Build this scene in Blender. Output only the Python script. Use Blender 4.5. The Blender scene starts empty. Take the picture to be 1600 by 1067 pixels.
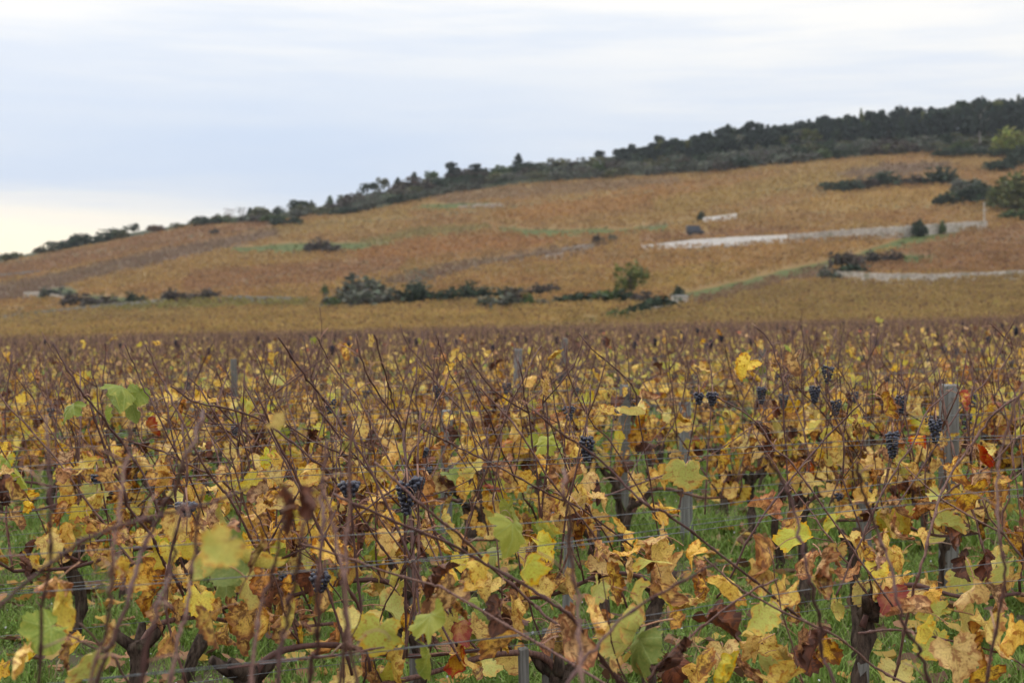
import bpy, bmesh, math, random
import numpy as np
from mathutils import Vector, Matrix, Euler

SC = bpy.context.scene
COL = SC.collection
rnd = random.Random(7)
nr = np.random.default_rng(11)
R = math.radians

# ------------------------------------------------------------------ camera
CAM_H = 1.45
FPX = 2222.0          # focal length in photograph pixels (50 mm on 36 mm, 1600 px wide)
HORY = 505.0          # photograph row of the horizon
cam = bpy.data.cameras.new('camera')
cam.lens = 50.0
cam.sensor_width = 36.0
cam.sensor_fit = 'HORIZONTAL'
cam.clip_start = 0.05
cam.clip_end = 6000.0
cam.dof.use_dof = True
cam.dof.focus_distance = 4.5
cam.dof.aperture_fstop = 4.6
cam_ob = bpy.data.objects.new('camera', cam)
COL.objects.link(cam_ob)
cam_ob.location = (0, 0, CAM_H)
cam_ob.rotation_euler = (R(89.265), 0, 0)
SC.camera = cam_ob

# ------------------------------------------------------------------ node helper
class G:
    """short hand for building a node tree"""
    def __init__(self, tree):
        self.t = tree
        tree.nodes.clear()

    def n(self, kind, **kw):
        x = self.t.nodes.new(kind)
        for k, v in kw.items():
            setattr(x, k, v)
        return x

    def put(self, sock, v):
        if v is None:
            return
        if hasattr(v, 'is_output') or isinstance(v, bpy.types.NodeSocket):
            self.t.links.new(v, sock)
        else:
            if isinstance(v, (tuple, list)) and sock.type == 'RGBA' and len(v) == 3:
                v = (*v, 1)
            sock.default_value = v

    def math(self, op, a, b=None, c=None, clamp=False):
        x = self.n('ShaderNodeMath', operation=op, use_clamp=clamp)
        for s, v in zip(x.inputs, (a, b, c)):
            self.put(s, v)
        return x.outputs[0]

    def vmath(self, op, a, b=None):
        x = self.n('ShaderNodeVectorMath', operation=op)
        self.put(x.inputs[0], a)
        if b is not None:
            self.put(x.inputs[1], b)
        return x.outputs[1] if op in ('DOT_PRODUCT', 'LENGTH') else x.outputs[0]

    def mix(self, f, a, b, blend='MIX'):
        x = self.n('ShaderNodeMix', data_type='RGBA', blend_type=blend)
        self.put(x.inputs[0], f)
        self.put(x.inputs[6], a)
        self.put(x.inputs[7], b)
        return x.outputs[2]

    def step(self, v, lo, hi, a=0.0, b=1.0):
        x = self.n('ShaderNodeMapRange', interpolation_type='SMOOTHSTEP')
        for s, q in zip(x.inputs[:5], (v, lo, hi, a, b)):
            self.put(s, q)
        return x.outputs[0]

    def noise(self, vec, scale, detail=3.0, rough=0.55):
        x = self.n('ShaderNodeTexNoise')
        self.put(x.inputs['Vector'], vec)
        x.inputs['Scale'].default_value = scale
        x.inputs['Detail'].default_value = detail
        x.inputs['Roughness'].default_value = rough
        return x.outputs[0]

    def bump(self, h, strength=0.4, dist=0.01):
        x = self.n('ShaderNodeBump')
        x.inputs['Strength'].default_value = strength
        x.inputs['Distance'].default_value = dist
        self.put(x.inputs['Height'], h)
        return x.outputs[0]

# ------------------------------------------------------------------ sky
SUN_AZ, SUN_EL = R(-48), R(26)        # azimuth from +Y towards +X
world = bpy.data.worlds.new('World')
SC.world = world
world.use_nodes = True
g = G(world.node_tree)
dirv = g.n('ShaderNodeTexCoord').outputs['Generated']
sep = g.n('ShaderNodeSeparateXYZ')
g.put(sep.inputs[0], dirv)
dx, dy, dz = sep.outputs
az = g.math('ARCTAN2', dx, dy)                       # 0 ahead, + right
el = g.math('ARCSINE', dz)
nish = g.n('ShaderNodeTexSky', sky_type='NISHITA')
nish.sun_disc = False
nish.sun_elevation = SUN_EL
nish.sun_rotation = SUN_AZ
nish.air_density = 1.2
nish.dust_density = 2.0
STR = 0.1
mp = g.n('ShaderNodeMapping')
mp.inputs['Scale'].default_value = (2.2, 2.2, 15.0)
mp.inputs['Rotation'].default_value = (0, R(2.5), 0)
g.put(mp.inputs['Vector'], dirv)
n1 = g.noise(mp.outputs[0], 1.6, 4.0, 0.5)
mp2 = g.n('ShaderNodeMapping')
mp2.inputs['Scale'].default_value = (3.0, 3.0, 34.0)
mp2.inputs['Location'].default_value = (3.1, 1.7, 0.4)
g.put(mp2.inputs['Vector'], dirv)
n2 = g.noise(mp2.outputs[0], 2.2, 5.0, 0.55)
white = g.mix(g.step(g.math('MULTIPLY_ADD', n1, 0.55, g.math('MULTIPLY', n2, 0.45)), 0.36, 0.62), (0.66, 0.70, 0.77), (0.84, 0.82, 0.785))
blue = (0.52, 0.61, 0.765)
# a thinner, bluer bank of cloud low on the left
bel = g.math('MULTIPLY', g.step(el, R(1.5), R(5.2)), g.step(el, R(7.0), R(13.5), 1.0, 0.0))
baz = g.step(az, R(-8), R(16), 1.0, 0.25)
bm_ = g.math('MULTIPLY', g.math('MULTIPLY', bel, baz), g.step(n1, 0.25, 0.62, 0.55, 1.0), clamp=True)
cloud = g.mix(bm_, white, blue)
# warm brightness where the low sun stands behind the cloud
gaz = g.step(g.math('ABSOLUTE', g.math('ADD', az, R(24))), R(3), R(23), 1.0, 0.0)
gel = g.step(g.math('ADD', el, g.math('MULTIPLY', g.math('SUBTRACT', n2, 0.5), 0.035)), R(2.8), R(6.0), 1.0, 0.0)
cloud = g.mix(g.math('MULTIPLY', g.math('MULTIPLY', gaz, gel), 0.95), cloud, (1.05, 0.92, 0.70))
# overcast skies brighten steadily towards the zenith
up = g.math('MAXIMUM', dz, 0.0)
zen = g.math('MULTIPLY_ADD', g.math('MULTIPLY', up, up), 1.9, g.math('MULTIPLY_ADD', up, 0.2, 0.95))
cl = g.n('ShaderNodeVectorMath', operation='SCALE')
g.put(cl.inputs[0], cloud)
g.put(cl.inputs['Scale'], g.math('MULTIPLY', zen, 1.0 / STR))
skycol = g.mix(0.93, nish.outputs[0], cl.outputs[0])
bg = g.n('ShaderNodeBackground')
g.put(bg.inputs[0], skycol)
bg.inputs[1].default_value = STR
out = g.n('ShaderNodeOutputWorld')
g.put(out.inputs[0], bg.outputs[0])

sun = bpy.data.lights.new('sun', 'SUN')
sun.energy = 0.8
sun.angle = R(35)
sun.color = (1.0, 0.93, 0.82)
sun_ob = bpy.data.objects.new('sun', sun)
COL.objects.link(sun_ob)
sv = Vector((math.sin(SUN_AZ) * math.cos(SUN_EL), math.cos(SUN_AZ) * math.cos(SUN_EL), math.sin(SUN_EL)))
sun_ob.rotation_euler = sv.to_track_quat('Z', 'Y').to_euler()

SC.view_settings.view_transform = 'Standard'
SC.view_settings.look = 'None'
SC.view_settings.gamma = 1.0
SC.view_settings.use_curve_mapping = False
SC.view_settings.exposure = 0.28
SC.cycles.max_bounces = 6
SC.cycles.diffuse_bounces = 3
SC.cycles.transmission_bounces = 4
SC.cycles.transparent_max_bounces = 4

# ------------------------------------------------------------------ small builders
def tag(o, label=None, cat=None, group=None, kind=None):
    if label: o['label'] = label
    if cat: o['category'] = cat
    if group: o['group'] = group
    if kind: o['kind'] = kind
    return o

def link(name, data, parent=None, loc=(0, 0, 0), rot=None, scale=None):
    o = bpy.data.objects.new(name, data)
    COL.objects.link(o)
    o.location = loc
    if rot is not None: o.rotation_euler = rot
    if scale is not None: o.scale = scale if isinstance(scale, (tuple, list)) else (scale,) * 3
    if parent is not None: o.parent = parent
    return o

def mesh(name, v, f, mats=(), smooth=False, midx=None, attrs=None, colors=None):
    """v: (n,3); f: list of index tuples or an (m,k) array of one face size"""
    m = bpy.data.meshes.new(name)
    v = np.asarray(v, dtype=np.float32)
    if isinstance(f, np.ndarray):
        k = f.shape[1]
        nf = len(f)
        m.vertices.add(len(v)); m.vertices.foreach_set('co', v.ravel())
        m.loops.add(nf * k); m.loops.foreach_set('vertex_index', f.astype(np.int32).ravel())
        m.polygons.add(nf)
        m.polygons.foreach_set('loop_start', np.arange(0, nf * k, k, dtype=np.int32))
        m.update(calc_edges=True)
    else:
        m.from_pydata(v.tolist(), [], f)
    for x in (mats if isinstance(mats, (list, tuple)) else [mats]):
        m.materials.append(x)
    if smooth:
        m.polygons.foreach_set('use_smooth', np.ones(len(m.polygons), dtype=bool))
    if midx is not None:
        m.polygons.foreach_set('material_index', np.asarray(midx, dtype=np.int32))
    for nm, arr in (attrs or {}).items():
        a = m.attributes.new(nm, 'FLOAT_VECTOR', 'POINT')
        a.data.foreach_set('vector', np.asarray(arr, dtype=np.float32).ravel())
    if colors is not None:
        a = m.color_attributes.new('Col', 'FLOAT_COLOR', 'POINT')
        c = np.ones((len(v), 4), dtype=np.float32); c[:, :3] = colors
        a.data.foreach_set('color', c.ravel())
    m.update()
    return m

class MB:
    """collects pieces into one mesh"""
    def __init__(self):
        self.v, self.f, self.m, self.n = [], [], [], 0
    def add(self, v, f, mi=0):
        v = np.asarray(v, dtype=float).reshape(-1, 3)
        self.v.append(v)
        for q in f:
            self.f.append(tuple(int(i) + self.n for i in q)); self.m.append(mi)
        self.n += len(v)
    def tube(self, path, rad, sides=5, mi=0, cap=True):
        v, f = tube(path, rad, sides, cap)
        self.add(v, f, mi)
    def box(self, c, s, rz=0.0, mi=0, top=1.0):
        hx, hy, hz = s[0] / 2, s[1] / 2, s[2] / 2
        p = []
        for z, k in ((-hz, 1.0), (hz, top)):
            for a, b in ((-1, -1), (1, -1), (1, 1), (-1, 1)):
                x, y = a * hx * k, b * hy * k
                p.append((c[0] + x * math.cos(rz) - y * math.sin(rz), c[1] + x * math.sin(rz) + y * math.cos(rz), c[2] + z))
        self.add(p, [(3, 2, 1, 0), (4, 5, 6, 7), (0, 1, 5, 4), (1, 2, 6, 5), (2, 3, 7, 6), (3, 0, 4, 7)], mi)
    def build(self, name, mats, smooth=False):
        return mesh(name, np.concatenate(self.v), self.f, mats, smooth, self.m)

def tube(path, rad, sides=5, cap=True):
    p = np.asarray(path, dtype=float)
    n = len(p)
    rad = np.broadcast_to(np.asarray(rad, dtype=float), (n,))
    t = np.gradient(p, axis=0)
    t /= np.linalg.norm(t, axis=1, keepdims=True) + 1e-12
    ref = np.array([0.31, 0.94, 0.13]) if abs(t[:, 1]).mean() < 0.8 else np.array([0.95, 0.1, 0.3])
    a = np.cross(t, ref); a /= np.linalg.norm(a, axis=1, keepdims=True) + 1e-12
    b = np.cross(t, a)
    th = np.arange(sides) * 2 * math.pi / sides
    v = p[:, None, :] + rad[:, None, None] * (np.cos(th)[None, :, None] * a[:, None, :] + np.sin(th)[None, :, None] * b[:, None, :])
    v = v.reshape(-1, 3)
    f = []
    for i in range(n - 1):
        for j in range(sides):
            k = (j + 1) % sides
            f.append((i * sides + j, i * sides + k, (i + 1) * sides + k, (i + 1) * sides + j))
    if cap:
        f.append(tuple(range((n - 1) * sides, n * sides)))
        f.append(tuple(range(sides - 1, -1, -1)))
    return v, f

def smooth_path(pts, n):
    """Catmull-Rom through the points, n samples"""
    p = np.asarray(pts, dtype=float)
    if len(p) == 2:
        return p[0] + np.linspace(0, 1, n)[:, None] * (p[1] - p[0])
    q = np.vstack([2 * p[0] - p[1], p, 2 * p[-1] - p[-2]])
    s = np.linspace(0, len(p) - 1 - 1e-6, n)
    i = s.astype(int); t = (s - i)[:, None]
    a, b, c, d = q[i], q[i + 1], q[i + 2], q[i + 3]
    return 0.5 * (2 * b + (c - a) * t + (2 * a - 5 * b + 4 * c - d) * t ** 2 + (3 * b - a - 3 * c + d) * t ** 3)

def vnoise(x, y, seed=0):
    """cheap smooth value noise, arrays in, 0..1 out"""
    x = np.asarray(x, dtype=float); y = np.asarray(y, dtype=float)
    xi, yi = np.floor(x).astype(np.int64), np.floor(y).astype(np.int64)
    xf, yf = x - xi, y - yi
    xf = xf * xf * (3 - 2 * xf); yf = yf * yf * (3 - 2 * yf)
    def h(a, b):
        k = (a * 374761393 + b * 668265263 + seed * 974634777) & 0x7fffffff
        k = ((k ^ (k >> 13)) * 1274126177) & 0x7fffffff
        return ((k ^ (k >> 16)) & 0xffff) / 65535.0
    return (h(xi, yi) * (1 - xf) + h(xi + 1, yi) * xf) * (1 - yf) + (h(xi, yi + 1) * (1 - xf) + h(xi + 1, yi + 1) * xf) * yf

# ------------------------------------------------------------------ materials
def new_mat(name):
    m = bpy.data.materials.new(name)
    m.use_nodes = True
    return m, G(m.node_tree)

def finish(g, shader):
    o = g.n('ShaderNodeOutputMaterial')
    g.put(o.inputs[0], shader)

def principled(g, col, rough=0.8, normal=None, spec=0.3, metal=0.0):
    p = g.n('ShaderNodeBsdfPrincipled')
    g.put(p.inputs['Base Color'], col)
    g.put(p.inputs['Roughness'], rough)
    g.put(p.inputs['Specular IOR Level'], spec)
    g.put(p.inputs['Metallic'], metal)
    if normal is not None:
        g.put(p.inputs['Normal'], normal)
    return p.outputs[0]

def leafy(g, col, tr=0.3, rough=0.6, spec=0.25, normal=None, trcol=None):
    a = principled(g, col, rough, normal, spec)
    t = g.n('ShaderNodeBsdfTranslucent')
    g.put(t.inputs[0], trcol if trcol is not None else col)
    x = g.n('ShaderNodeMixShader')
    x.inputs[0].default_value = tr
    g.put(x.inputs[1], a); g.put(x.inputs[2], t.outputs[0])
    return x.outputs[0]

def attr_mat(name, tr=0.25, rough=0.75):
    m, g = new_mat(name)
    c = g.n('ShaderNodeVertexColor', layer_name='Col').outputs[0]
    finish(g, leafy(g, c, tr, rough, 0.2) if tr > 0 else principled(g, c, rough, spec=0.15))
    return m

def leaf_mat(name, inner, inner2, edge, edge_lo, edge_hi, spot, spot_lo, vein, tr):
    """leaf blade: body colour drifting between two tones, browned margin, blotches, veins"""
    m, g = new_mat(name)
    lp = g.n('ShaderNodeAttribute', attribute_name='lp').outputs['Vector']
    s = g.n('ShaderNodeSeparateXYZ'); g.put(s.inputs[0], lp)
    x, y, e = s.outputs
    rn = g.n('ShaderNodeObjectInfo').outputs['Random']
    off = g.n('ShaderNodeCombineXYZ')
    g.put(off.inputs[0], g.math('MULTIPLY', rn, 37.0)); g.put(off.inputs[1], g.math('MULTIPLY', rn, 91.0))
    flat = g.n('ShaderNodeCombineXYZ'); g.put(flat.inputs[0], x); g.put(flat.inputs[1], y)
    pos = g.vmath('ADD', flat.outputs[0], off.outputs[0])
    na = g.noise(pos, 1.7, 2.0)
    nb = g.noise(pos, 4.5, 4.0, 0.65)
    nc = g.noise(pos, 17.0, 3.0, 0.6)
    body = g.mix(g.step(g.math('ADD', na, g.math('MULTIPLY', g.math('SUBTRACT', rn, 0.5), 0.6)), 0.32, 0.68), inner, inner2)
    body = g.mix(g.step(nc, 0.42, 0.72, 0.0, 0.5), body, spot)
    em = g.step(g.math('ADD', e, g.math('MULTIPLY', g.math('SUBTRACT', nb, 0.5), 1.1)), edge_lo, edge_hi)
    body = g.mix(em, body, edge)
    body = g.mix(g.step(g.math('ADD', nb, g.math('MULTIPLY', na, 0.25)), spot_lo, spot_lo + 0.1, 0.0, 0.85), body, spot)
    # five palmate veins
    vm = None
    for a in (0.0, 50.0, -50.0, 104.0, -104.0):
        ca, sa = math.cos(R(a)), math.sin(R(a))
        dist = g.math('ABSOLUTE', g.math('SUBTRACT', g.math('MULTIPLY', x, ca), g.math('MULTIPLY', y, sa)))
        fw = g.math('LESS_THAN', g.math('ADD', g.math('MULTIPLY', x, sa), g.math('MULTIPLY', y, ca)), 0.0)
        dist = g.math('ADD', dist, fw)
        vm = dist if vm is None else g.math('MINIMUM', vm, dist)
    vmask = g.step(vm, 0.004, 0.020, 0.45, 0.0)
    body = g.mix(vmask, body, vein)
    val = g.n('ShaderNodeHueSaturation')
    g.put(val.inputs['Color'], body)
    g.put(val.inputs['Value'], g.math('MULTIPLY_ADD', g.math('FRACT', g.math('MULTIPLY', rn, 13.7)), 0.46, 0.82))
    g.put(val.inputs['Saturation'], g.math('MULTIPLY_ADD', g.math('FRACT', g.math('MULTIPLY', rn, 7.3)), 0.22, 0.93))
    nrm = g.bump(g.math('ADD', g.math('MULTIPLY', nc, 0.6), g.math('MULTIPLY', vmask, -0.8)), 0.35, 0.004)
    finish(g, leafy(g, val.outputs[0], tr + .06, 0.55, 0.25, nrm))
    return m

M = {}
BROWN = (0.14, 0.06, 0.028)
RUST = (0.34, 0.14, 0.045)
TAN = (0.42, 0.25, 0.11)
LEAF = {
    'yellow': leaf_mat('leaf_yellow', (0.74, 0.56, 0.15), (0.76, 0.52, 0.17), (0.50, 0.22, 0.05), 0.72, 1.15, RUST, 0.64, (0.48, 0.33, 0.07), 0.3),
    'gold': leaf_mat('leaf_gold', (0.75, 0.51, 0.12), (0.70, 0.42, 0.12), RUST, 0.48, 0.95, BROWN, 0.60, (0.40, 0.20, 0.05), 0.28),
    'lime': leaf_mat('leaf_lime', (0.46, 0.47, 0.11), (0.66, 0.55, 0.14), (0.62, 0.36, 0.07), 0.74, 1.1, RUST, 0.70, (0.50, 0.45, 0.12), 0.3),
    'green': leaf_mat('leaf_green', (0.17, 0.22, 0.042), (0.28, 0.29, 0.055), (0.44, 0.36, 0.08), 0.90, 1.3, (0.36, 0.34, 0.08), 0.74, (0.32, 0.38, 0.13), 0.28),
    'tan': leaf_mat('leaf_tan', (0.66, 0.41, 0.19), (0.62, 0.32, 0.12), (0.33, 0.12, 0.05), 0.55, 1.0, BROWN, 0.60, (0.32, 0.16, 0.08), 0.22),
    'brown': leaf_mat('leaf_brown', (0.21, 0.075, 0.035), (0.14, 0.055, 0.035), (0.09, 0.035, 0.02), 0.6, 1.0, (0.065, 0.028, 0.02), 0.58, (0.24, 0.11, 0.06), 0.12),
    'red': leaf_mat('leaf_red', (0.42, 0.15, 0.06), (0.60, 0.36, 0.07), (0.30, 0.05, 0.035), 0.5, 0.92, (0.36, 0.05, 0.03), 0.66, (0.5, 0.28, 0.08), 0.25),
}

def cane_mat():
    m, g = new_mat('cane_bark')
    rn = g.n('ShaderNodeObjectInfo').outputs['Random']
    pos = g.n('ShaderNodeTexCoord').outputs['Object']
    mp = g.n('ShaderNodeMapping'); mp.inputs['Scale'].default_value = (1, 1, 0.12)
    g.put(mp.inputs[0], pos)
    n = g.noise(mp.outputs[0], 260.0, 3.0)
    n2 = g.noise(pos, 9.0, 2.0)
    c = g.mix(g.step(rn, 0.25, 0.95), (0.095, 0.040, 0.033), (0.22, 0.115, 0.085))
    c = g.mix(g.step(n, 0.35, 0.7), c, (0.060, 0.028, 0.025))
    c = g.mix(g.step(n2, 0.5, 0.75, 0.0, 0.6), c, (0.17, 0.105, 0.082))
    finish(g, principled(g, c, 0.62, g.bump(n, 0.4, 0.002), 0.3))
    return m
M['cane'] = cane_mat()

def bark_mat():
    m, g = new_mat('trunk_bark')
    pos = g.n('ShaderNodeTexCoord').outputs['Object']
    mp = g.n('ShaderNodeMapping'); mp.inputs['Scale'].default_value = (1, 1, 0.16)
    g.put(mp.inputs[0], pos)
    n = g.noise(mp.outputs[0], 55.0, 5.0, 0.65)
    c = g.mix(g.step(n, 0.3, 0.7), (0.022, 0.015, 0.012), (0.105, 0.075, 0.058))
    c = g.mix(g.step(g.noise(pos, 14.0), 0.58, 0.75, 0.0, 0.5), c, (0.09, 0.10, 0.055))
    finish(g, principled(g, c, 0.9, g.bump(n, 1.0, 0.012), 0.1))
    return m
M['bark'] = bark_mat()

def simple(name, a, b, scale=8.0, rough=0.8, bump=0.3, dist=0.01, spec=0.25, metal=0.0, stretch=(1, 1, 1), lo=0.35, hi=0.65):
    m, g = new_mat(name)
    pos = g.n('ShaderNodeTexCoord').outputs['Object']
    mp = g.n('ShaderNodeMapping'); mp.inputs['Scale'].default_value = stretch
    g.put(mp.inputs[0], pos)
    n = g.noise(mp.outputs[0], scale, 5.0, 0.6)
    finish(g, principled(g, g.mix(g.step(n, lo, hi), a, b), rough, g.bump(n, bump, dist) if bump else None, spec, metal))
    return m
M['petiole'] = simple('leaf_stalk', (0.30, 0.12, 0.08), (0.42, 0.25, 0.13), 20, 0.6, 0)
M['pale_stub'] = simple('dry_stub', (0.36, 0.17, 0.12), (0.30, 0.20, 0.14), 20, 0.6, 0)
M['wire'] = simple('galvanised_wire', (0.09, 0.095, 0.10), (0.19, 0.195, 0.20), 30, 0.55, 0, spec=0.3, metal=0.3)
M['staple'] = simple('staple_steel', (0.16, 0.15, 0.14), (0.22, 0.16, 0.12), 60, 0.5, 0, metal=0.7)

def post_mat():
    m, g = new_mat('weathered_wood')
    pos = g.n('ShaderNodeTexCoord').outputs['Object']
    rn = g.n('ShaderNodeObjectInfo').outputs['Random']
    mp = g.n('ShaderNodeMapping'); mp.inputs['Scale'].default_value = (1, 1, 0.035)
    g.put(mp.inputs[0], pos)
    n = g.noise(mp.outputs[0], 90.0, 5.0, 0.7)
    n2 = g.noise(pos, 6.0, 3.0)
    c = g.mix(g.step(n, 0.32, 0.68), (0.11, 0.11, 0.107), (0.29, 0.295, 0.29))
    c = g.mix(g.step(n2, 0.45, 0.75, 0.0, 0.6), c, (0.155, 0.145, 0.115))
    c = g.mix(g.math('MULTIPLY', rn, 0.6), c, (0.10, 0.085, 0.065))
    finish(g, principled(g, c, 0.88, g.bump(n, 0.8, 0.004), 0.15))
    return m
M['post'] = post_mat()

def grape_mat():
    m, g = new_mat('grape_skin')
    pos = g.n('ShaderNodeTexCoord').outputs['Object']
    rn = g.n('ShaderNodeObjectInfo').outputs['Random']
    n = g.noise(g.vmath('ADD', pos, g.n('ShaderNodeNewGeometry').outputs['Position']), 55.0, 3.0)
    c = g.mix(g.step(n, 0.4, 0.72), (0.012, 0.012, 0.022), (0.075, 0.085, 0.13))
    c = g.mix(g.math('MULTIPLY', rn, 0.4), c, (0.018, 0.010, 0.016))
    finish(g, principled(g, c, g.step(n, 0.4, 0.7, 0.28, 0.55), None, 0.45))
    return m
M['grape'] = grape_mat()
M['foliage'] = attr_mat('far_foliage', 0.2)
M['vinemix'] = attr_mat('far_vine', 0.25)
M['hillvine'] = attr_mat('hill_vine_leaves', 0.45)
M['grass'] = attr_mat('grass_blade', 0.3, 0.6)
M['earth'] = attr_mat('hill_soil', 0.0, 0.95)

# ------------------------------------------------------------------ terrain
TILT = 0.019
Y0, YC = 72.0, 520.0
CREST = [(-900, 520), (-300, 455), (0, 406), (100, 384), (220, 361), (300, 349), (350, 341), (450, 331), (520, 323), (600, 306), (700, 287),
         (870, 264), (1060, 247), (1200, 230), (1330, 217), (1480, 207), (1600, 198), (2000, 180), (2600, 180)]
EDGE = [(-900, 520), (-300, 455), (0, 407), (300, 350), (430, 343), (490, 333), (540, 333), (620, 317), (700, 299), (800, 286), (870, 280),
        (1060, 268), (1130, 264), (1200, 255), (1330, 243), (1480, 233), (1600, 238), (2600, 240)]
def interp(tab, x):
    return np.interp(x, [a for a, _ in tab], [b for _, b in tab])
def crest_t(u):
    return (HORY - interp(CREST, u * FPX + 800)) / FPX
def ground(x, y):
    x = np.asarray(x, dtype=float); y = np.asarray(y, dtype=float)
    flat = TILT * np.clip(x, -45, 45)
    yy = np.maximum(y, Y0)
    u = x / yy
    t0 = (TILT * np.clip(u * Y0, -45, 45) - CAM_H) / Y0
    tc = crest_t(u)
    s = np.clip((yy - Y0) / (YC - Y0), 0, 1)
    t = t0 + (tc - t0) * s
    z = CAM_H + np.minimum(yy, YC) * t
    z = z + np.where(yy > YC, (yy - YC) * -0.03, 0)
    return np.where(y < Y0, flat, z)
def gz(x, y):
    return float(ground(x, y))
def on_hill(px, py):
    """ground point of the hill seen at a photograph pixel (numpy arrays welcome)"""
    u = (np.asarray(px, dtype=float) - 800) / FPX
    t = (HORY - np.asarray(py, dtype=float)) / FPX
    t0 = (TILT * np.clip(u * Y0, -45, 45) - CAM_H) / Y0
    lo, hi = np.zeros_like(t) + Y0, np.zeros_like(t) + YC      # the vines hide the lowest metre of what stands among them
    for _ in range(24):
        y = (lo + hi) / 2
        s = (y - Y0) / (YC - Y0)
        low = t0 + (crest_t(u) - t0) * s + VINE_H / y < t
        lo = np.where(low, y, lo); hi = np.where(low, hi, y)
    y = (lo + hi) / 2
    return u * y, y
VINE_H = 1.15
def hill_px(x, y):
    z = ground(x, y) + VINE_H
    return 800 + FPX * x / y, HORY - FPX * (z - CAM_H) / y

ORANGE, GOLD, REDBR, MAUVE = (0.37, 0.20, 0.078), (0.37, 0.225, 0.085), (0.29, 0.145, 0.075), (0.19, 0.12, 0.09)
GREEN, OLIVE, SOIL, BRIGHT = (0.052, 0.088, 0.022), (0.31, 0.20, 0.082), (0.20, 0.12, 0.085), (0.43, 0.25, 0.09)
PARCELS = [   # polygon in photograph pixels, colour, share of vines standing on it
    ([(-400, 520), (-400, 500), (0, 487), (130, 475), (260, 462), (500, 470), (640, 474), (800, 455), (860, 474), (1080, 470), (1240, 436), (1300, 432), (1600, 424), (2000, 410), (2000, 540), (-400, 560)], OLIVE, 1.0),
    ([(0, 505), (300, 498), (700, 480), (860, 476), (1000, 462), (1010, 480), (860, 500), (400, 520), (0, 525)], GOLD, 1.0),
    ([(300, 472), (500, 478), (800, 462), (980, 462), (960, 480), (700, 492), (300, 496)], GOLD, 1.0),
    ([(-400, 470), (0, 440), (60, 430), (250, 386), (430, 353), (520, 345), (520, 352), (430, 366), (300, 396), (170, 427), (60, 456), (0, 468), (-400, 520)], MAUVE, 0.8),
    ([(600, 440), (620, 426), (760, 396), (870, 381), (960, 378), (880, 393), (760, 409), (650, 440)], MAUVE, 0.8),
    ([(-400, 455), (0, 410), (300, 352), (440, 342), (430, 350), (250, 383), (60, 424), (0, 436)], REDBR, 1.0),
    ([(350, 386), (450, 378), (610, 375), (620, 382), (500, 389), (380, 391)], GREEN, 0.1),
    ([(770, 350), (830, 356), (960, 355), (1040, 349), (1045, 354), (940, 362), (820, 362)], GREEN, 0.12),
    ([(640, 321), (720, 315), (800, 316), (700, 324)], GREEN, 0.2),
    ([(980, 382), (1100, 378), (1240, 366), (1330, 366), (1440, 364), (1240, 405), (1060, 436), (960, 440)], ORANGE, 1.0),
    ([(1040, 456), (1150, 433), (1240, 412), (1330, 392), (1420, 365), (1510, 350), (1490, 363), (1400, 381), (1320, 402), (1230, 423), (1130, 447), (1075, 459)], GREEN, 0.03),
    ([(1075, 459), (1130, 447), (1230, 423), (1300, 404), (1302, 427), (1240, 434), (1150, 457), (1080, 470)], SOIL, 0.75),
    ([(1310, 420), (1400, 384), (1500, 360), (1600, 342), (2000, 330), (2000, 412), (1600, 419)], REDBR, 1.0),
    ([(1320, 408), (1420, 392), (1470, 398), (1400, 404)], GREEN, 0.3),
    ([(1190, 322), (1290, 300), (1400, 290), (1490, 286), (1500, 300), (1480, 316), (1300, 328)], BRIGHT, 1.0),
    ([(540, 392), (640, 372), (760, 362), (900, 366), (860, 378), (700, 392), (600, 410)], (0.36, 0.17, 0.07), 1.0),
    ([(560, 372), (660, 352), (760, 346), (770, 354), (660, 366), (580, 380)], (0.26, 0.20, 0.08), 1.0),
    ([(430, 352), (520, 338), (640, 322), (640, 336), (540, 356), (440, 366)], (0.38, 0.235, 0.085), 1.0),
    ([(100, 440), (320, 392), (500, 392), (480, 412), (300, 430), (140, 452)], (0.37, 0.215, 0.08), 1.0),
    ([(300, 420), (560, 400), (640, 396), (620, 420), (480, 440), (280, 448)], (0.31, 0.155, 0.08), 1.0),
    ([(650, 300), (870, 284), (1060, 272), (1060, 284), (880, 300), (700, 314)], (0.27, 0.16, 0.09), 1.0),
    ([(760, 330), (1000, 290), (1140, 276), (1180, 290), (1000, 318), (820, 346)], (0.38, 0.185, 0.065), 1.0),
    ([(1010, 310), (1150, 284), (1300, 262), (1330, 276), (1180, 306), (1040, 334)], (0.37, 0.225, 0.075), 1.0),
    ([(930, 440), (1080, 410), (1160, 404), (1120, 428), (1030, 448), (960, 452)], (0.38, 0.235, 0.08), 1.0),
    ([(1000, 360), (1240, 350), (1250, 357), (1100, 368), (1000, 375)], REDBR, 0.9),
    ([(1290, 270), (1380, 252), (1480, 248), (1500, 256), (1400, 272)], MAUVE, 0.8),
    ([(1480, 295), (1500, 292), (1500, 305), (1480, 306)], GREEN, 0.1),
    ([(76, 448), (110, 444), (128, 460), (92, 463)], GREEN, 0.0),
    ([(140, 456), (200, 459), (195, 469), (130, 466)], GREEN, 0.1),
    ([(120, 474), (300, 462), (480, 462), (480, 472), (200, 480)], (0.22, 0.185, 0.06), 0.9),
    ([(860, 500), (980, 478), (1060, 462), (1080, 466), (980, 486), (870, 504)], GREEN, 0.2),
]
def inside(poly, x, y):
    r = np.zeros(len(x), dtype=bool)
    n = len(poly)
    for i in range(n):
        (x1, y1), (x2, y2) = poly[i], poly[(i + 1) % n]
        if y1 == y2: continue
        c = ((y1 > y) != (y2 > y)) & (x < (x2 - x1) * (y - y1) / (y2 - y1) + x1)
        r ^= c
    return r
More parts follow.
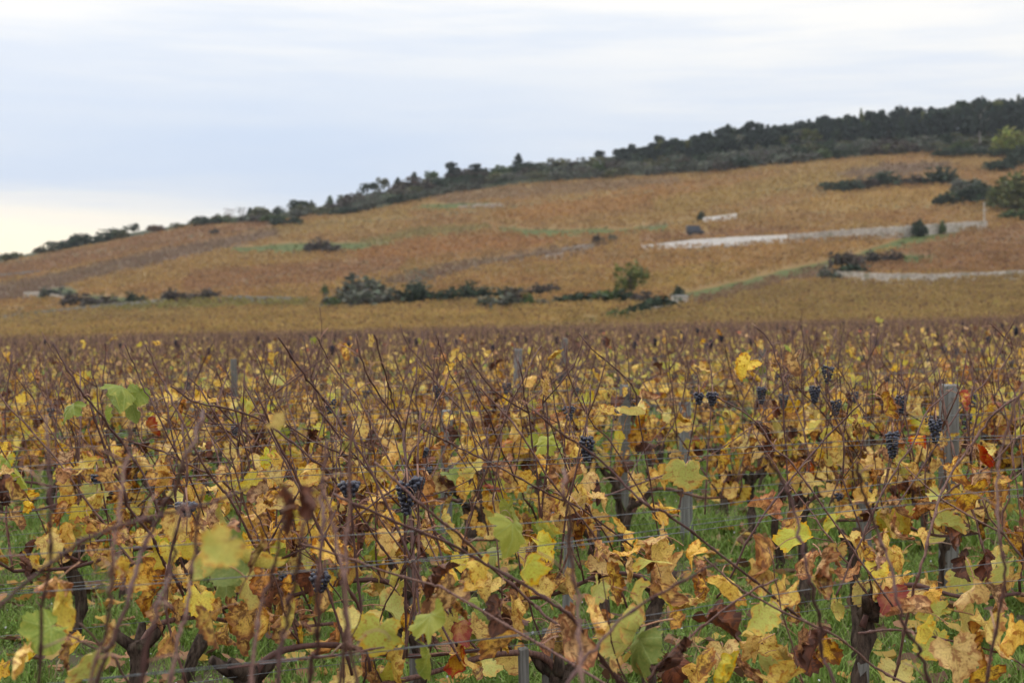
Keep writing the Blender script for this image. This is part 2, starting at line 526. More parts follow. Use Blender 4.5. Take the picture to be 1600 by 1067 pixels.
def parcel(px, py):
    """colour and vine share of the fields, as arrays"""
    n = vnoise(px / 90.0, py / 16.0, 3) * 0.6 + vnoise(px / 31.0, py / 7.0, 4) * 0.4
    n = np.clip((n - 0.3) / 0.4, 0, 1)[:, None]
    col = np.array(REDBR) * 0.25 + np.array(ORANGE) * 0.75
    col = col * (1 - n) + (np.array(GOLD) * 0.7 + np.array(ORANGE) * 0.3) * n
    share = np.ones(len(px))
    wx = px + 8 * (vnoise(px / 25, py / 9, 8) - 0.5)
    wy = py + 3 * (vnoise(px / 20, py / 7, 9) - 0.5)
    for poly, c, s in PARCELS:
        k = inside(poly, wx, wy)
        if s < .35: k |= inside(poly, wx, wy + 3)      # open ground is looked down on between the vines
        if s > 0.7:
            col[k] = col[k] * 0.2 + np.array(c) * 0.8
        else:
            col[k] = col[k] * 0.12 + np.array(c) * 0.88
        share[k] = s
    for line, wd in LINES:
        a = np.array(line, float)
        on = np.abs(wy - np.interp(px, a[:, 0], a[:, 1])) < wd
        on &= (px > a[0, 0]) & (px < a[-1, 0])
        col[on] = col[on] * .35 + np.array((0.11, 0.105, 0.06)) * .65
        share[on] = .35
    return col * np.array((.86, .93, .87)), share
LINES = [([(1000, 349), (1100, 338), (1200, 324), (1292, 297)], 1.8), ([(300, 452), (420, 428), (540, 408), (640, 398), (770, 384)], 1.5),
         ([(500, 345), (620, 338), (720, 330)], 1.3), ([(560, 420), (700, 404), (860, 392)], 1.3), ([(860, 400), (1000, 392), (1200, 372)], 1.3),
         ([(-20, 412), (140, 392), (300, 366), (430, 350)], 1.2), ([(1160, 300), (1290, 282), (1400, 262)], 1.2), ([(1240, 330), (1360, 318), (1480, 316)], 1.2),
         ([(700, 330), (860, 312), (1060, 290), (1180, 272)], 1.2), ([(0, 480), (160, 470), (300, 462)], 1.3), ([(1400, 376), (1500, 372), (1600, 366)], 1.2)]

us = np.concatenate([np.linspace(-1.6, -0.46, 14), np.linspace(-0.44, 0.44, 221), np.linspace(0.46, 1.6, 14)])
ys = np.concatenate([np.linspace(-40, 0, 6), np.linspace(2, 70, 69), np.linspace(72, 530, 300), [545, 570, 620, 700, 900, 1300]])
UU, YY = np.meshgrid(us, ys)
XX = UU * np.maximum(YY, 60.0)
ZZ = ground(XX, YY)
near = YY < 60
ZZ = ZZ + np.where(near, 0.05 * (vnoise(XX * 1.3, YY * 1.3, 1) - 0.5) + 0.03 * (vnoise(XX * 4, YY * 4, 2) - 0.5), 0)
nu, ny = len(us), len(ys)
ii = (np.arange(ny - 1)[:, None] * nu + np.arange(nu - 1)[None, :]).ravel()
faces = np.stack([ii, ii + 1, ii + nu + 1, ii + nu], axis=1)
ysafe = np.maximum(YY, 60.0).ravel()
PX, PY = 800 + FPX * XX.ravel() / ysafe, HORY - FPX * (ZZ.ravel() + VINE_H - CAM_H) / ysafe
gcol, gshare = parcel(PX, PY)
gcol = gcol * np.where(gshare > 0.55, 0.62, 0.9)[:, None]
far = YY.ravel() >= 70
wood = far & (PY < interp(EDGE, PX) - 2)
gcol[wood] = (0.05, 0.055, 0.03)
nearc = np.array((0.055, 0.045, 0.028)) + 0.03 * vnoise(XX.ravel() * 3, YY.ravel() * 3, 5)[:, None] * np.array((1, 0.85, 0.5))
gcol[~far] = nearc[~far]
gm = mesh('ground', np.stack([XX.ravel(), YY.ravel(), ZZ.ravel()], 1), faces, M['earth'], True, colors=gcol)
tag(link('ground', gm), 'earth of the vineyard rising into a long hillside of autumn fields', 'ground', kind='structure')

# ------------------------------------------------------------------ cards helper: many little leaf faces
def cards(centres, size, cols, spread=1.0, droop=0.0, rng=nr):
    """one bent quad per centre, random facing; returns v, f, c"""
    n = len(centres)
    a = rng.normal(size=(n, 3)); a /= np.linalg.norm(a, axis=1, keepdims=True)
    b = rng.normal(size=(n, 3)); b -= (a * b).sum(1, keepdims=True) * a
    b /= np.linalg.norm(b, axis=1, keepdims=True)
    s = np.broadcast_to(np.asarray(size, dtype=float), (n,))[:, None] * rng.uniform(0.6, 1.25, (n, 1))
    c = np.cross(a, b)
    v = np.stack([centres - a * s * .5, centres + b * s * .38 + c * s * .12, centres + a * s * .5, centres - b * s * .38 + c * s * .12], axis=1)
    f = np.arange(4 * n).reshape(n, 4)
    return v.reshape(-1, 3), f, np.repeat(cols, 4, axis=0)

# ------------------------------------------------------------------ hillside vines (one mass nobody could count)
VAN = on_hill(1086, 360); VAN = (float(VAN[0]), float(VAN[1]))
def hillside():
    V, F, C, off = [], [], [], 0
    for (ya, yb, dens, per, size) in ((74, 130, 0.9, 16, 0.22), (130, 220, 0.9, 11, 0.32), (220, 520, 0.66, 7, 0.43)):
        n = int(0.43 * (yb ** 2 - ya ** 2) * dens)
        y = np.sqrt(nr.uniform(ya ** 2, yb ** 2, n))
        u = nr.uniform(-0.43, 0.43, n)
        x = u * y
        cell = vnoise(x / 70 + 5, y / 55 + 9, 77)
        ang = np.where(cell < .42, -.35, np.where(cell < .58, .25, .8))
        rx = x * np.cos(ang) - y * np.sin(ang)
        rx2 = np.round(rx / 1.3) * 1.3 + nr.normal(0, 0.12, n)
        x = x + (rx2 - rx) * np.cos(ang); y = y - (rx2 - rx) * np.sin(ang)
        z = ground(x, y)
        px, py = hill_px(x, y)
        col, share = parcel(px, py)
        clear = (np.abs(x - VAN[0]) < 3.2) & (y > VAN[1] - 9) & (y < VAN[1] + 4)
        keep = (nr.uniform(size=n) < share) & ~clear & (py > interp(EDGE, px) + 0.5) & (y < YC - 2)
        x, y, z, col, share = x[keep], y[keep], z[keep], col[keep], share[keep]
        n = len(x)
        hv = np.where(share < 0.6, 0.55, 1.0) * nr.uniform(0.8, 1.15, n)
        rep = np.repeat(np.arange(n), per)
        cx = x[rep] + nr.normal(0, 0.30, n * per)
        cy = y[rep] + nr.normal(0, 0.26, n * per)
        cz = z[rep] + (0.30 + nr.beta(1.5, 1.1, n * per) * 0.82) * hv[rep]
        vt = 0.78 + .44 * vnoise(x * .35, y * .16, 61)[:, None] + nr.uniform(-.10, .10, (n, 1))
        tint = nr.normal(0, 0.07, (n, 1)) * np.array([[0.3, 1.0, 0.4]])
        base = col * vt * (1 + tint)
        cc = base[rep] * nr.uniform(0.86, 1.14, (n * per, 1))
        stick = nr.uniform(size=n * per) < 0.10
        cc[stick] = np.array((0.12, 0.06, 0.045)) * nr.uniform(0.6, 1.3, (stick.sum(), 1))
        v, f, c = cards(np.stack([cx, cy, cz], 1), size, np.clip(cc, 0.01, 0.8))
        V.append(v); F.append(f + off); C.append(c); off += len(v)
    m = mesh('hillside_vines', np.concatenate(V), np.concatenate(F), M['hillvine'], colors=np.concatenate(C))
    tag(link('hillside_vines', m), 'orange and golden vine fields covering the far slope', 'vineyard', kind='stuff')
hillside()

# ------------------------------------------------------------------ walls, van, cross on the hill
def stone_mat(name, a, b, c, scale):
    m, g = new_mat(name)
    pos = g.n('ShaderNodeTexCoord').outputs['Object']
    v = g.n('ShaderNodeTexVoronoi'); v.inputs['Scale'].default_value = scale
    g.put(v.inputs['Vector'], pos)
    s = g.n('ShaderNodeSeparateXYZ'); g.put(s.inputs[0], v.outputs['Color'])
    n = g.noise(pos, 0.35, 3.0)
    col = g.mix(s.outputs[0], a, b)
    col = g.mix(g.step(n, 0.52, 0.72, 0.0, 0.8), col, c)
    finish(g, principled(g, col, 0.9, g.bump(v.outputs['Distance'], 0.6, 0.05), 0.15))
    return m
M['stone'] = stone_mat('dry_stone', (0.48, 0.43, 0.37), (0.30, 0.26, 0.22), (0.16, 0.15, 0.09), 2.2)
M['pale_stone'] = stone_mat('pale_render', (0.74, 0.72, 0.69), (0.66, 0.64, 0.62), (0.55, 0.52, 0.47), 1.2)
M['grey_stone'] = stone_mat('mossy_stone', (0.26, 0.25, 0.225), (0.16, 0.15, 0.135), (0.09, 0.10, 0.05), 2.0)

def wall(name, pts, hpx, mat, label, thick=0.55, ragged=0.06, hid=.4):
    px = np.array([p[0] for p in pts], float); py = np.array([p[1] for p in pts], float)
    hp = np.broadcast_to(np.asarray(hpx, dtype=float), (len(pts),))
    n = max(10, int((px[-1] - px[0]) / 2.0))
    sx = np.linspace(px[0], px[-1], n)
    sy = np.interp(sx, px, py); sh = np.interp(sx, px, hp)
    x, y = on_hill(sx, sy)
    z = ground(x, y)
    h = sh / FPX * y + VINE_H * hid
    rr = random.Random(name + label)
    prof = []
    for i in range(n):
        hh = h[i] * (1 + rr.uniform(-ragged, ragged))
        d = rr.uniform(-.05, .05)
        prof.append([(x[i], y[i] - thick / 2 + d, z[i] - .4), (x[i], y[i] - thick * .42 + d, z[i] + hh * .55), (x[i], y[i] - thick * .34 + d, z[i] + hh),
                     (x[i], y[i] + thick * .34, z[i] + hh * (1 + rr.uniform(-.04, .04))), (x[i], y[i] + thick / 2, z[i] - .4)])
    o = np.array([x[0], y[0], z[0]])
    v = np.array(prof).reshape(-1, 3) - o
    f = [(i * 5 + k, (i + 1) * 5 + k, (i + 1) * 5 + k + 1, i * 5 + k + 1) for i in range(n - 1) for k in range(4)]
    f += [tuple(range(5))[::-1], tuple(range((n - 1) * 5, n * 5))]
    ob = link(name, mesh(name, v, f, mat), loc=o)
    tag(ob, label, 'wall', kind='thing')
    return ob, o

wall('white_wall', [(1002, 381), (1080, 379), (1140, 377), (1229, 371)], [2, 9, 11, 9], M['pale_stone'], 'long bright whitish wall below the dark parked vehicle on the hill', ragged=0.01)
wall('stone_wall', [(1231, 371), (1300, 368), (1400, 364), (1440, 360), (1541, 350)], [8, 11, 13, 12, 8], M['stone'], 'tall grey dry stone terrace wall running right towards the stone cross', hid=.6)
wall('stone_wall', [(1306, 430), (1370, 434), (1460, 433), (1540, 427), (1640, 421)], [9, 10, 8, 5, 4], M['stone'], 'low pale stone wall under the reddish field at the right edge', hid=.75)
wall('stone_wall', [(1098, 341), (1125, 339), (1151, 335)], [4, 5, 4], M['pale_stone'], 'short whitish wall beside a tiny dark bush above the parked vehicle', hid=.55)
wall('stone_wall', [(853, 398), (880, 395)], [5, 4], M['stone'], 'shortest pale wall stub in the middle of the slope')
wall('stone_wall', [(878, 388), (905, 383), (930, 379)], [4, 4, 3], M['stone'], 'short broken stone wall left of the small bush at mid slope', hid=.45)
wall('stone_wall', [(716, 322), (745, 320), (790, 318)], [3, 4, 3], M['stone'], 'thin grey wall in the grass strip high on the slope', hid=.45)
wall('stone_wall', [(-20, 431), (20, 427), (62, 422)], [3, 4, 3], M['grey_stone'], 'thin stone wall at the far left edge of the hill', hid=.45)
wall('stone_wall', [(38, 460), (62, 460), (85, 462), (105, 465)], [8, 9, 7, 6], M['stone'], 'low ruined stone wall beside a small green bank on the left', hid=.45)
wall('stone_wall', [(-10, 493), (60, 486), (150, 477), (260, 466)], [4, 5, 6, 5], M['grey_stone'], 'long low grey field wall climbing from the left edge', hid=.45)
wall('stone_wall', [(335, 461), (400, 463), (480, 463)], [5, 6, 4], M['grey_stone'], 'grey field wall right of the brown hedge on the left', hid=.45)
wall('stone_wall', [(950, 487), (990, 482), (1048, 472)], [5, 7, 6], M['grey_stone'], 'mossy bank wall with dark shrubs below the yellow green tree', hid=.45)

# little stone hut end under a bush
def hut():
    x, y = on_hill(1062, 469); x, y = float(x), float(y); z = gz(x, y)
    root = tag(link('stone_hut', None, loc=(x, y, z)), 'tiny pale stone hut with a bush behind at the end of the bank', 'hut')
    w, d, h = 25 / FPX * y, 1.6, 9 / FPX * y + .9
    b = MB(); b.box((0, 0, h / 2 - .2), (w, d, h + .4), 0, 0, 0.96)
    link('wall', b.build('wall', M['stone']), root)
    b = MB(); b.box((0, 0, h + .09), (w * 1.04, d * 1.1, .18), 0, 0, 0.8)
    link('roof', b.build('roof', M['grey_stone']), root)
    b = MB(); b.box((w * .12, -d / 2 - .02, h * .36), (.5, .08, h * .72))
    link('doorway', b.build('doorway', M['dark']), root)
M['dark'] = simple('shadowed_wood', (0.02, 0.018, 0.016), (0.03, 0.026, 0.022), 9, 0.9, 0)
hut()

def vehicle():
    x, y = VAN; z = gz(x, y)
    root = tag(link('parked_van', None, loc=(x, y, z), rot=(0, 0, R(4))), 'dark boxy van parked above the white wall on the hill', 'van')
    L, W, H = 4.1, 1.8, 2.2
    paint = simple('dark_blue_paint', (0.018, 0.02, 0.03), (0.03, 0.032, 0.045), 2, 0.35, 0, spec=0.5)
    glass = simple('tinted_glass', (0.05, 0.06, 0.085), (0.07, 0.08, 0.10), 2, 0.12, 0, spec=0.6)
    rubber = simple('tyre_rubber', (0.014, 0.014, 0.014), (0.022, 0.022, 0.022), 9, 0.85, 0)
    prof = [(-L/2, .35), (L/2 - .1, .35), (L/2, .6), (L/2 - .05, .98), (L/2 - .75, 1.12), (L/2 - 1.15, H - .08), (L/2 - 1.4, H), (-L/2 + .12, H), (-L/2, H - .2)]
    v = [(a, -W/2, b) for a, b in prof] + [(a, W/2, b) for a, b in prof]
    n = len(prof)
    f = [tuple(range(n)), tuple(range(2 * n - 1, n - 1, -1))] + [(i, i + n, (i + 1) % n + n, (i + 1) % n) for i in range(n)]
    me = mesh('body', v, f, paint)
    ob = link('body', me, root)
    bv = ob.modifiers.new('bevel', 'BEVEL'); bv.width = .06; bv.segments = 2
    for a, b in ((-1.7, -.75), (-.6, .3), (.42, 1.0)):
        w = MB(); w.box(((a + b) / 2, -W/2 - .012, 1.47), (b - a, .03, .52), 0, 0, 1.0)
        link('window', w.build('window', glass), root)
    for a in (-1.2, 1.2):
        for sgn in (-1, 1):
            w = MB()
            th = np.linspace(0, 2 * math.pi, 17)[:-1]
            w.tube([(a, sgn * (W/2 - .12), .34), (a, sgn * (W/2 + .04), .34)], [.34, .34], 16)
            link('wheel', w.build('wheel', rubber), root)
    for sgn in (-1, 1):
        w = MB(); w.box((L/2 - .03, sgn * .62, .8), (.06, .3, .16))
        link('headlight', w.build('headlight', glass), root)
vehicle()

def cross():
    x, y = on_hill(1535, 352); x, y = float(x), float(y) - 0.8; z = gz(x, y)
    root = tag(link('stone_cross', None, loc=(x, y, z)), 'slender pale stone cross on a stepped base at the end of the wall', 'cross')
    k = 38 / FPX * y + .9
    b = MB(); b.box((0, 0, .2), (2.0, 1.6, .9)); b.box((0, 0, .95), (1.2, 1.0, .6), 0, 0, .9)
    link('base', b.build('base', M['stone']), root)
    b = MB(); b.box((0, 0, 1.2 + (k - 1.2) / 2), (.30, .28, k - 1.2), 0, 0, .7)
    link('shaft', b.build('shaft', M['stone']), root)
    b = MB(); b.box((0, -.004, k * .72), (.95, .22, .22))
    link('crossbar', b.build('crossbar', M['stone']), root)
cross()

# ------------------------------------------------------------------ trees and bushes
def crown_mesh(name, kind, col, seed, n=420):
    """unit crown: about 1 wide, 1 high, base at z=0"""
    rg = np.random.default_rng(seed)
    P = []
    if kind == 'pine':            # bare below, lumpy rounded top
        for i in range(10):
            h = rg.uniform(.38, .86)
            rr = .34 * (1 - max(0, h - .55) * 1.6) * rg.uniform(.3, 1)
            a = rg.uniform(0, 6.283)
            c = np.array([rr * math.cos(a), rr * math.sin(a), h]) if i else np.array([0, 0, .86])
            m = n // 10
            d = rg.normal(size=(m, 3)); d /= np.linalg.norm(d, axis=1, keepdims=True)
            P.append(c + d * np.array([.21, .21, .12]) * rg.uniform(.45, 1.05, (m, 1)))
        size = 0.145
    elif kind == 'cone':
        h = rg.beta(1.1, 1.7, n)
        a = rg.uniform(0, 6.283, n)
        lay = 0.75 + 0.25 * np.cos(h * 40)
        q = 0.42 * (1 - h) ** .8 * np.sqrt(rg.uniform(0.1, 1, n)) * lay + .02
        P.append(np.stack([q * np.cos(a), q * np.sin(a), .06 + h * .94], 1)); size = 0.12
    elif kind == 'round':         # broad tree crown held up on a stem
        for i in range(9):
            c = np.array([rg.normal(0, .2), rg.normal(0, .2), rg.uniform(.42, .82)])
            r_ = rg.uniform(.14, .24)
            d = rg.normal(size=(n // 9, 3)); d /= np.linalg.norm(d, axis=1, keepdims=True)
            P.append(c + d * r_ * rg.uniform(.5, 1.05, (n // 9, 1)))
        size = 0.11
    elif kind == 'thin':          # nearly leafless autumn shrub
        a = rg.uniform(0, 6.283, n); h = rg.uniform(.05, 1, n)
        q = .46 * np.sqrt(rg.uniform(0, 1, n)) * (0.35 + .65 * h)
        P.append(np.stack([q * np.cos(a), q * np.sin(a), h], 1)); size = 0.075
    else:                         # bush: overlapping domes to the ground
        for i in range(9):
            c = np.array([rg.uniform(-.34, .34), rg.uniform(-.3, .3), rg.uniform(0, .2)])
            w = rg.uniform(.17, .28); hh = (rg.uniform(.6, .98) if i else .98) * (1 - abs(c[0]) * .6) - c[2]
            m = n // 9
            d = rg.normal(size=(m, 3)); d /= np.linalg.norm(d, axis=1, keepdims=True); d[:, 2] = abs(d[:, 2])
            P.append(c + d * np.array([w, w, hh]) * rg.uniform(.6, 1.05, (m, 1)))
        size = 0.155
    P = np.concatenate(P)
    cc = np.array(col) * rg.uniform(.6, 1.35, (len(P), 1)) * (1 + rg.normal(0, .07, (len(P), 3)))
    v, f, c = cards(P, size, np.clip(cc, .004, .6), rng=rg)
    return mesh(name, v, f, M['foliage'], colors=c)

def stem_mesh(name, kind, mat, seed):
    rg = random.Random(seed)
    b = MB()
    top = .92 if kind in ('pine', 'cone') else .62
    pts = [(rg.uniform(-.012, .012) * i, rg.uniform(-.012, .012) * i, -.05 + (top + .05) * i / 6) for i in range(7)]
    b.tube(pts, np.linspace(.026, .007, 7), 6)
    for i in range(8):
        z = rg.uniform(.35, .85) * top + .04; a = rg.uniform(0, 6.283); l = rg.uniform(.15, .3)
        b.tube([(0, 0, z), (math.cos(a) * l * .5, math.sin(a) * l * .5, z + .04), (math.cos(a) * l, math.sin(a) * l, z + .12)], [.009, .006, .003], 4)
    return b.build(name, mat, True)

TONES = {'pine': (0.030, 0.042, 0.034), 'darkgreen': (0.036, 0.052, 0.030), 'grey': (0.115, 0.120, 0.090), 'olive': (0.105, 0.105, 0.050),
         'brown': (0.075, 0.060, 0.048), 'green': (0.075, 0.105, 0.035), 'lime': (0.17, 0.19, 0.04), 'leafgreen': (0.115, 0.13, 0.035), 'rust': (0.13, 0.075, 0.05), 'oak': (0.10, 0.108, 0.036)}
M['pinebark'] = simple('pine_bark', (0.07, 0.05, 0.042), (0.13, 0.095, 0.08), 9, 0.9, 0.4)
M['palebark'] = simple('pale_bark', (0.24, 0.22, 0.20), (0.32, 0.29, 0.27), 9, 0.9, 0.4)
CROWNS, STEMS = {}, {}
def crown(kind, tone, var):
    k = (kind, tone, var)
    if k not in CROWNS:
        CROWNS[k] = crown_mesh('crown_leaves', kind, TONES[tone], 100 + len(CROWNS), {'pine': 480, 'thin': 300, 'bush': 600}.get(kind, 520))
    return CROWNS[k]
def stem(kind, var, pale=False):
    k = (kind, var, pale)
    if k not in STEMS:
        STEMS[k] = stem_mesh('tree_stem', kind, M['palebark'] if pale else M['pinebark'], 50 + len(STEMS))
    return STEMS[k]

def plant_tree(name, px, py, wpx, hpx, kind, tone, label, cat='tree', group=None, back=0.0, pale=False):
    x, y = on_hill(px, py); x, y = float(x), float(y)
    x *= (y + back) / y; y += back
    z = gz(x, y)
    w, h = wpx / FPX * y, hpx / FPX * y + VINE_H * .9
    root = tag(link(name, None, loc=(x, y, z), rot=(0, 0, rnd.uniform(0, 6.28))), label, cat, group)
    var = rnd.randrange(4)
    link('trunk', stem(kind, var, pale), root, scale=(max(w, h * .35) * (1.9 if pale else 1),) * 2 + (h,))
    link('crown', crown(kind, tone, var), root, scale=(w * 1.2, w * 1.2, h * 1.04))
    return root
def plant_bush(px, py, wpx, hpx, tone, label, kind='bush', group=None, back=0.0, name='bush'):
    x, y = on_hill(px, py); x, y = float(x), float(y)
    x *= (y + back) / y; y += back
    z = gz(x, y)
    w, h = wpx / FPX * y, hpx / FPX * y + VINE_H * .9
    h = h * 1.15 + .25; w *= 1.35
    o = link(name, crown(kind, tone, rnd.randrange(4)), loc=(x, y, z - .1), rot=(0, 0, rnd.uniform(-.5, .5) + rnd.choice((0, 3.14))),
             scale=(w * 1.1, min(w, 6.0) * 1.0, h * 1.05))
    return tag(o, label, 'bush', group)

ORD = ['first', 'second', 'third', 'fourth', 'fifth', 'sixth', 'seventh', 'eighth', 'ninth', 'tenth', 'eleventh', 'twelfth', 'thirteenth',
       'fourteenth', 'fifteenth', 'sixteenth', 'seventeenth', 'eighteenth', 'nineteenth', 'twentieth']
def ordinal(i):
    if i <= 20: return ORD[i - 1]
    tens = {2: 'twenty', 3: 'thirty', 4: 'forty', 5: 'fifty', 6: 'sixty', 7: 'seventy', 8: 'eighty', 9: 'ninety'}
    if i % 10 == 0: return {2: 'twentieth', 3: 'thirtieth', 4: 'fortieth', 5: 'fiftieth', 6: 'sixtieth', 7: 'seventieth', 8: 'eightieth', 9: 'ninetieth'}[i // 10]
    return tens[i // 10] + '-' + ORD[i % 10 - 1]

BUSHES = [
    (568, 462, 58, 37, 'grey', 'largest grey green round shrub at the left end of the long hedge'),
    (538, 473, 46, 20, 'grey', 'low grey shrub in front of the large round shrub'),
    (592, 471, 60, 23, 'grey', 'spreading grey shrub right of the large round shrub'),
    (518, 475, 22, 12, 'green', 'light green bush at the very left tip of the hedge'),
    (638, 468, 46, 24, 'darkgreen', 'tall dark green bush in the middle of the long hedge'),
    (662, 467, 30, 22, 'darkgreen', 'dark green bush just below the wispy pale shrub'),
    (690, 465, 36, 13, 'darkgreen', 'low dark bush between two taller dark bushes of the hedge'),
    (727, 463, 38, 20, 'darkgreen', 'domed dark green bush right of the middle of the hedge'),
    (762, 460, 40, 11, 'darkgreen', 'low dark hedge piece right of the domed bush'),
    (796, 457, 34, 8, 'darkgreen', 'thin dark hedge piece leading to the brown hedge end'),
    (835, 455, 34, 11, 'brown', 'brown dark bush near the right end of the long hedge'),
    (860, 452, 26, 9, 'brown', 'smallest brown bush at the right end of the long hedge'),
    (783, 474, 46, 18, 'grey', 'grey brown shrub in front of the long hedge'),
    (802, 472, 26, 24, 'brown', 'upright dark brown shrub in front of the long hedge'),
    (826, 471, 28, 11, 'green', 'low green bush right of the upright brown shrub'),
    (858, 469, 40, 6, 'grey', 'lowest grey scrub between the two hedges'),
    (908, 467, 58, 12, 'darkgreen', 'long low dark hedge left of the yellow green tree'),
    (945, 466, 40, 13, 'green', 'mid green bush just left of the yellow green tree'),
    (972, 465, 38, 13, 'darkgreen', 'dark green bush at the foot of the yellow green tree'),
    (1005, 466, 34, 12, 'brown', 'brown bush right of the yellow green tree'),
    (1030, 474, 48, 14, 'darkgreen', 'dark shrub on the bank left of the tiny hut'),
    (1002, 482, 34, 8, 'darkgreen', 'low dark shrub halfway down the mossy bank'),
    (965, 489, 30, 6, 'green', 'lowest green shrub at the foot of the mossy bank'),
    (1060, 462, 18, 12, 'darkgreen', 'little dark bush rising behind the tiny hut', ),
    (92, 459, 40, 11, 'grey', 'grey scrub beside the ruined wall on the left'),
    (125, 470, 44, 10, 'brown', 'brown scrub at the foot of the left green bank'),
    (162, 473, 48, 11, 'brown', 'long brown scrub above the grey field wall'),
    (209, 469, 26, 11, 'darkgreen', 'small dark domed bush on the grey field wall'),
    (275, 462, 40, 10, 'brown', 'left half of the dark brown hedge on the left'),
    (318, 462, 48, 10, 'brown', 'right half of the dark brown hedge on the left'),
    (510, 455, 14, 9, 'green', 'small green bush up the slope from the large round shrub'),
    (530, 452, 12, 5, 'brown', 'tiny dark bush up the slope from the large round shrub'),
    (498, 388, 28, 14, 'brown', 'lone round brown bush on the grass strip'),
    (522, 388, 28, 6, 'brown', 'flat brown scrub beside the lone round bush'),
    (934, 375, 14, 8, 'brown', 'small brown bush right of the broken wall at mid slope'),
    (957, 371, 12, 6, 'grey', 'faint grey bush next to the small brown bush'),
    (436, 349, 26, 9, 'darkgreen', 'dark bush below the orange strip near the skyline'),
    (466, 346, 24, 6, 'darkgreen', 'flat dark bush below the orange strip near the skyline'),
    (1322, 412, 36, 22, 'brown', 'dark brown bush over the end of the low right wall'),
    (1356, 405, 34, 13, 'brown', 'brown bush right of the larger dark brown bush'),
    (1394, 403, 24, 10, 'brown', 'small dark bush at the tip of the grass bank'),
    (1330, 422, 40, 11, 'darkgreen', 'low green bush sitting on the end of the low right wall'),
    (1295, 431, 28, 15, 'grey', 'grey green bush at the left end of the low right wall'),
    (1435, 362, 19, 17, 'darkgreen', 'neat round dark green bush against the terrace wall'),
    (1471, 358, 9, 13, 'green', 'narrow green bush against the terrace wall'),
    (1316, 294, 50, 13, 'darkgreen', 'left end of the dark hedge under the top field'),
    (1350, 290, 36, 11, 'brown', 'low brown piece of the dark hedge under the top field'),
    (1386, 286, 40, 17, 'darkgreen', 'green dome in the dark hedge under the top field'),
    (1426, 284, 44, 10, 'brown', 'low dark piece right of the green dome in the hedge'),
    (1466, 284, 44, 23, 'darkgreen', 'highest bush at the right end of the dark hedge'),
    (1508, 297, 36, 19, 'grey', 'grey bush left of the big olive tree'),
    (1479, 314, 30, 12, 'darkgreen', 'small dark bush lowest left of the big olive tree'),
    (1528, 311, 60, 23, 'darkgreen', 'dark bush touching the left side of the big olive tree'),
    (1556, 263, 36, 11, 'darkgreen', 'flat dark bush above the big olive tree'),
    (1583, 257, 28, 15, 'darkgreen', 'dark bush between the two broad right trees'),
    (1500, 240, 60, 9, 'darkgreen', 'low scrub strip crossing the top field'),
    (1552, 241, 40, 8, 'darkgreen', 'low scrub below the yellow green right tree'),
    (1585, 337, 44, 9, 'green', 'green scrub right of the stone cross'),
    (1095, 341, 9, 11, 'darkgreen', 'tiny dark bush at the left end of a short wall'),
    (335, 361, 12, 4, 'brown', 'tiny brown bush alone on the left slope'),
    (15, 402, 30, 8, 'olive', 'leftmost low bush on the skyline'),
    (70, 391, 26, 6, 'olive', 'second low bush from the left on the skyline'),
    (100, 385, 40, 10, 'darkgreen', 'left part of the skyline hedge above the left field'),
    (135, 378, 44, 13, 'darkgreen', 'middle part of the skyline hedge above the left field'),
    (172, 371, 40, 13, 'darkgreen', 'right part of the skyline hedge above the left field'),
    (192, 367, 22, 8, 'olive', 'low skyline bush left of the small upright skyline tree'),
    (245, 357, 22, 5, 'rust', 'reddish low bush right of the small upright skyline tree'),
    (280, 352, 18, 4, 'olive', 'lowest bush in the skyline gap'),
    (320, 346, 34, 8, 'darkgreen', 'long low dark bush on the skyline'),
    (345, 343, 24, 8, 'olive', 'olive bush on the skyline left of the reddish shrub'),
    (412, 334, 30, 11, 'olive', 'olive bush between two skyline firs'),
    (475, 327, 34, 10, 'olive', 'olive bush right of the round skyline tree'),
]
for b in BUSHES:
    plant_bush(*b[:6], back=(1.5 if b[0] in (1060,) else 0))
plant_bush(654, 452, 40, 25, 'grey', 'wispy pale shrub standing behind the hedge', kind='thin')
plant_bush(360, 342, 16, 12, 'rust', 'reddish nearly bare shrub on the skyline', kind='thin')
plant_bush(378, 340, 14, 12, 'brown', 'grey nearly bare shrub on the skyline', kind='thin')

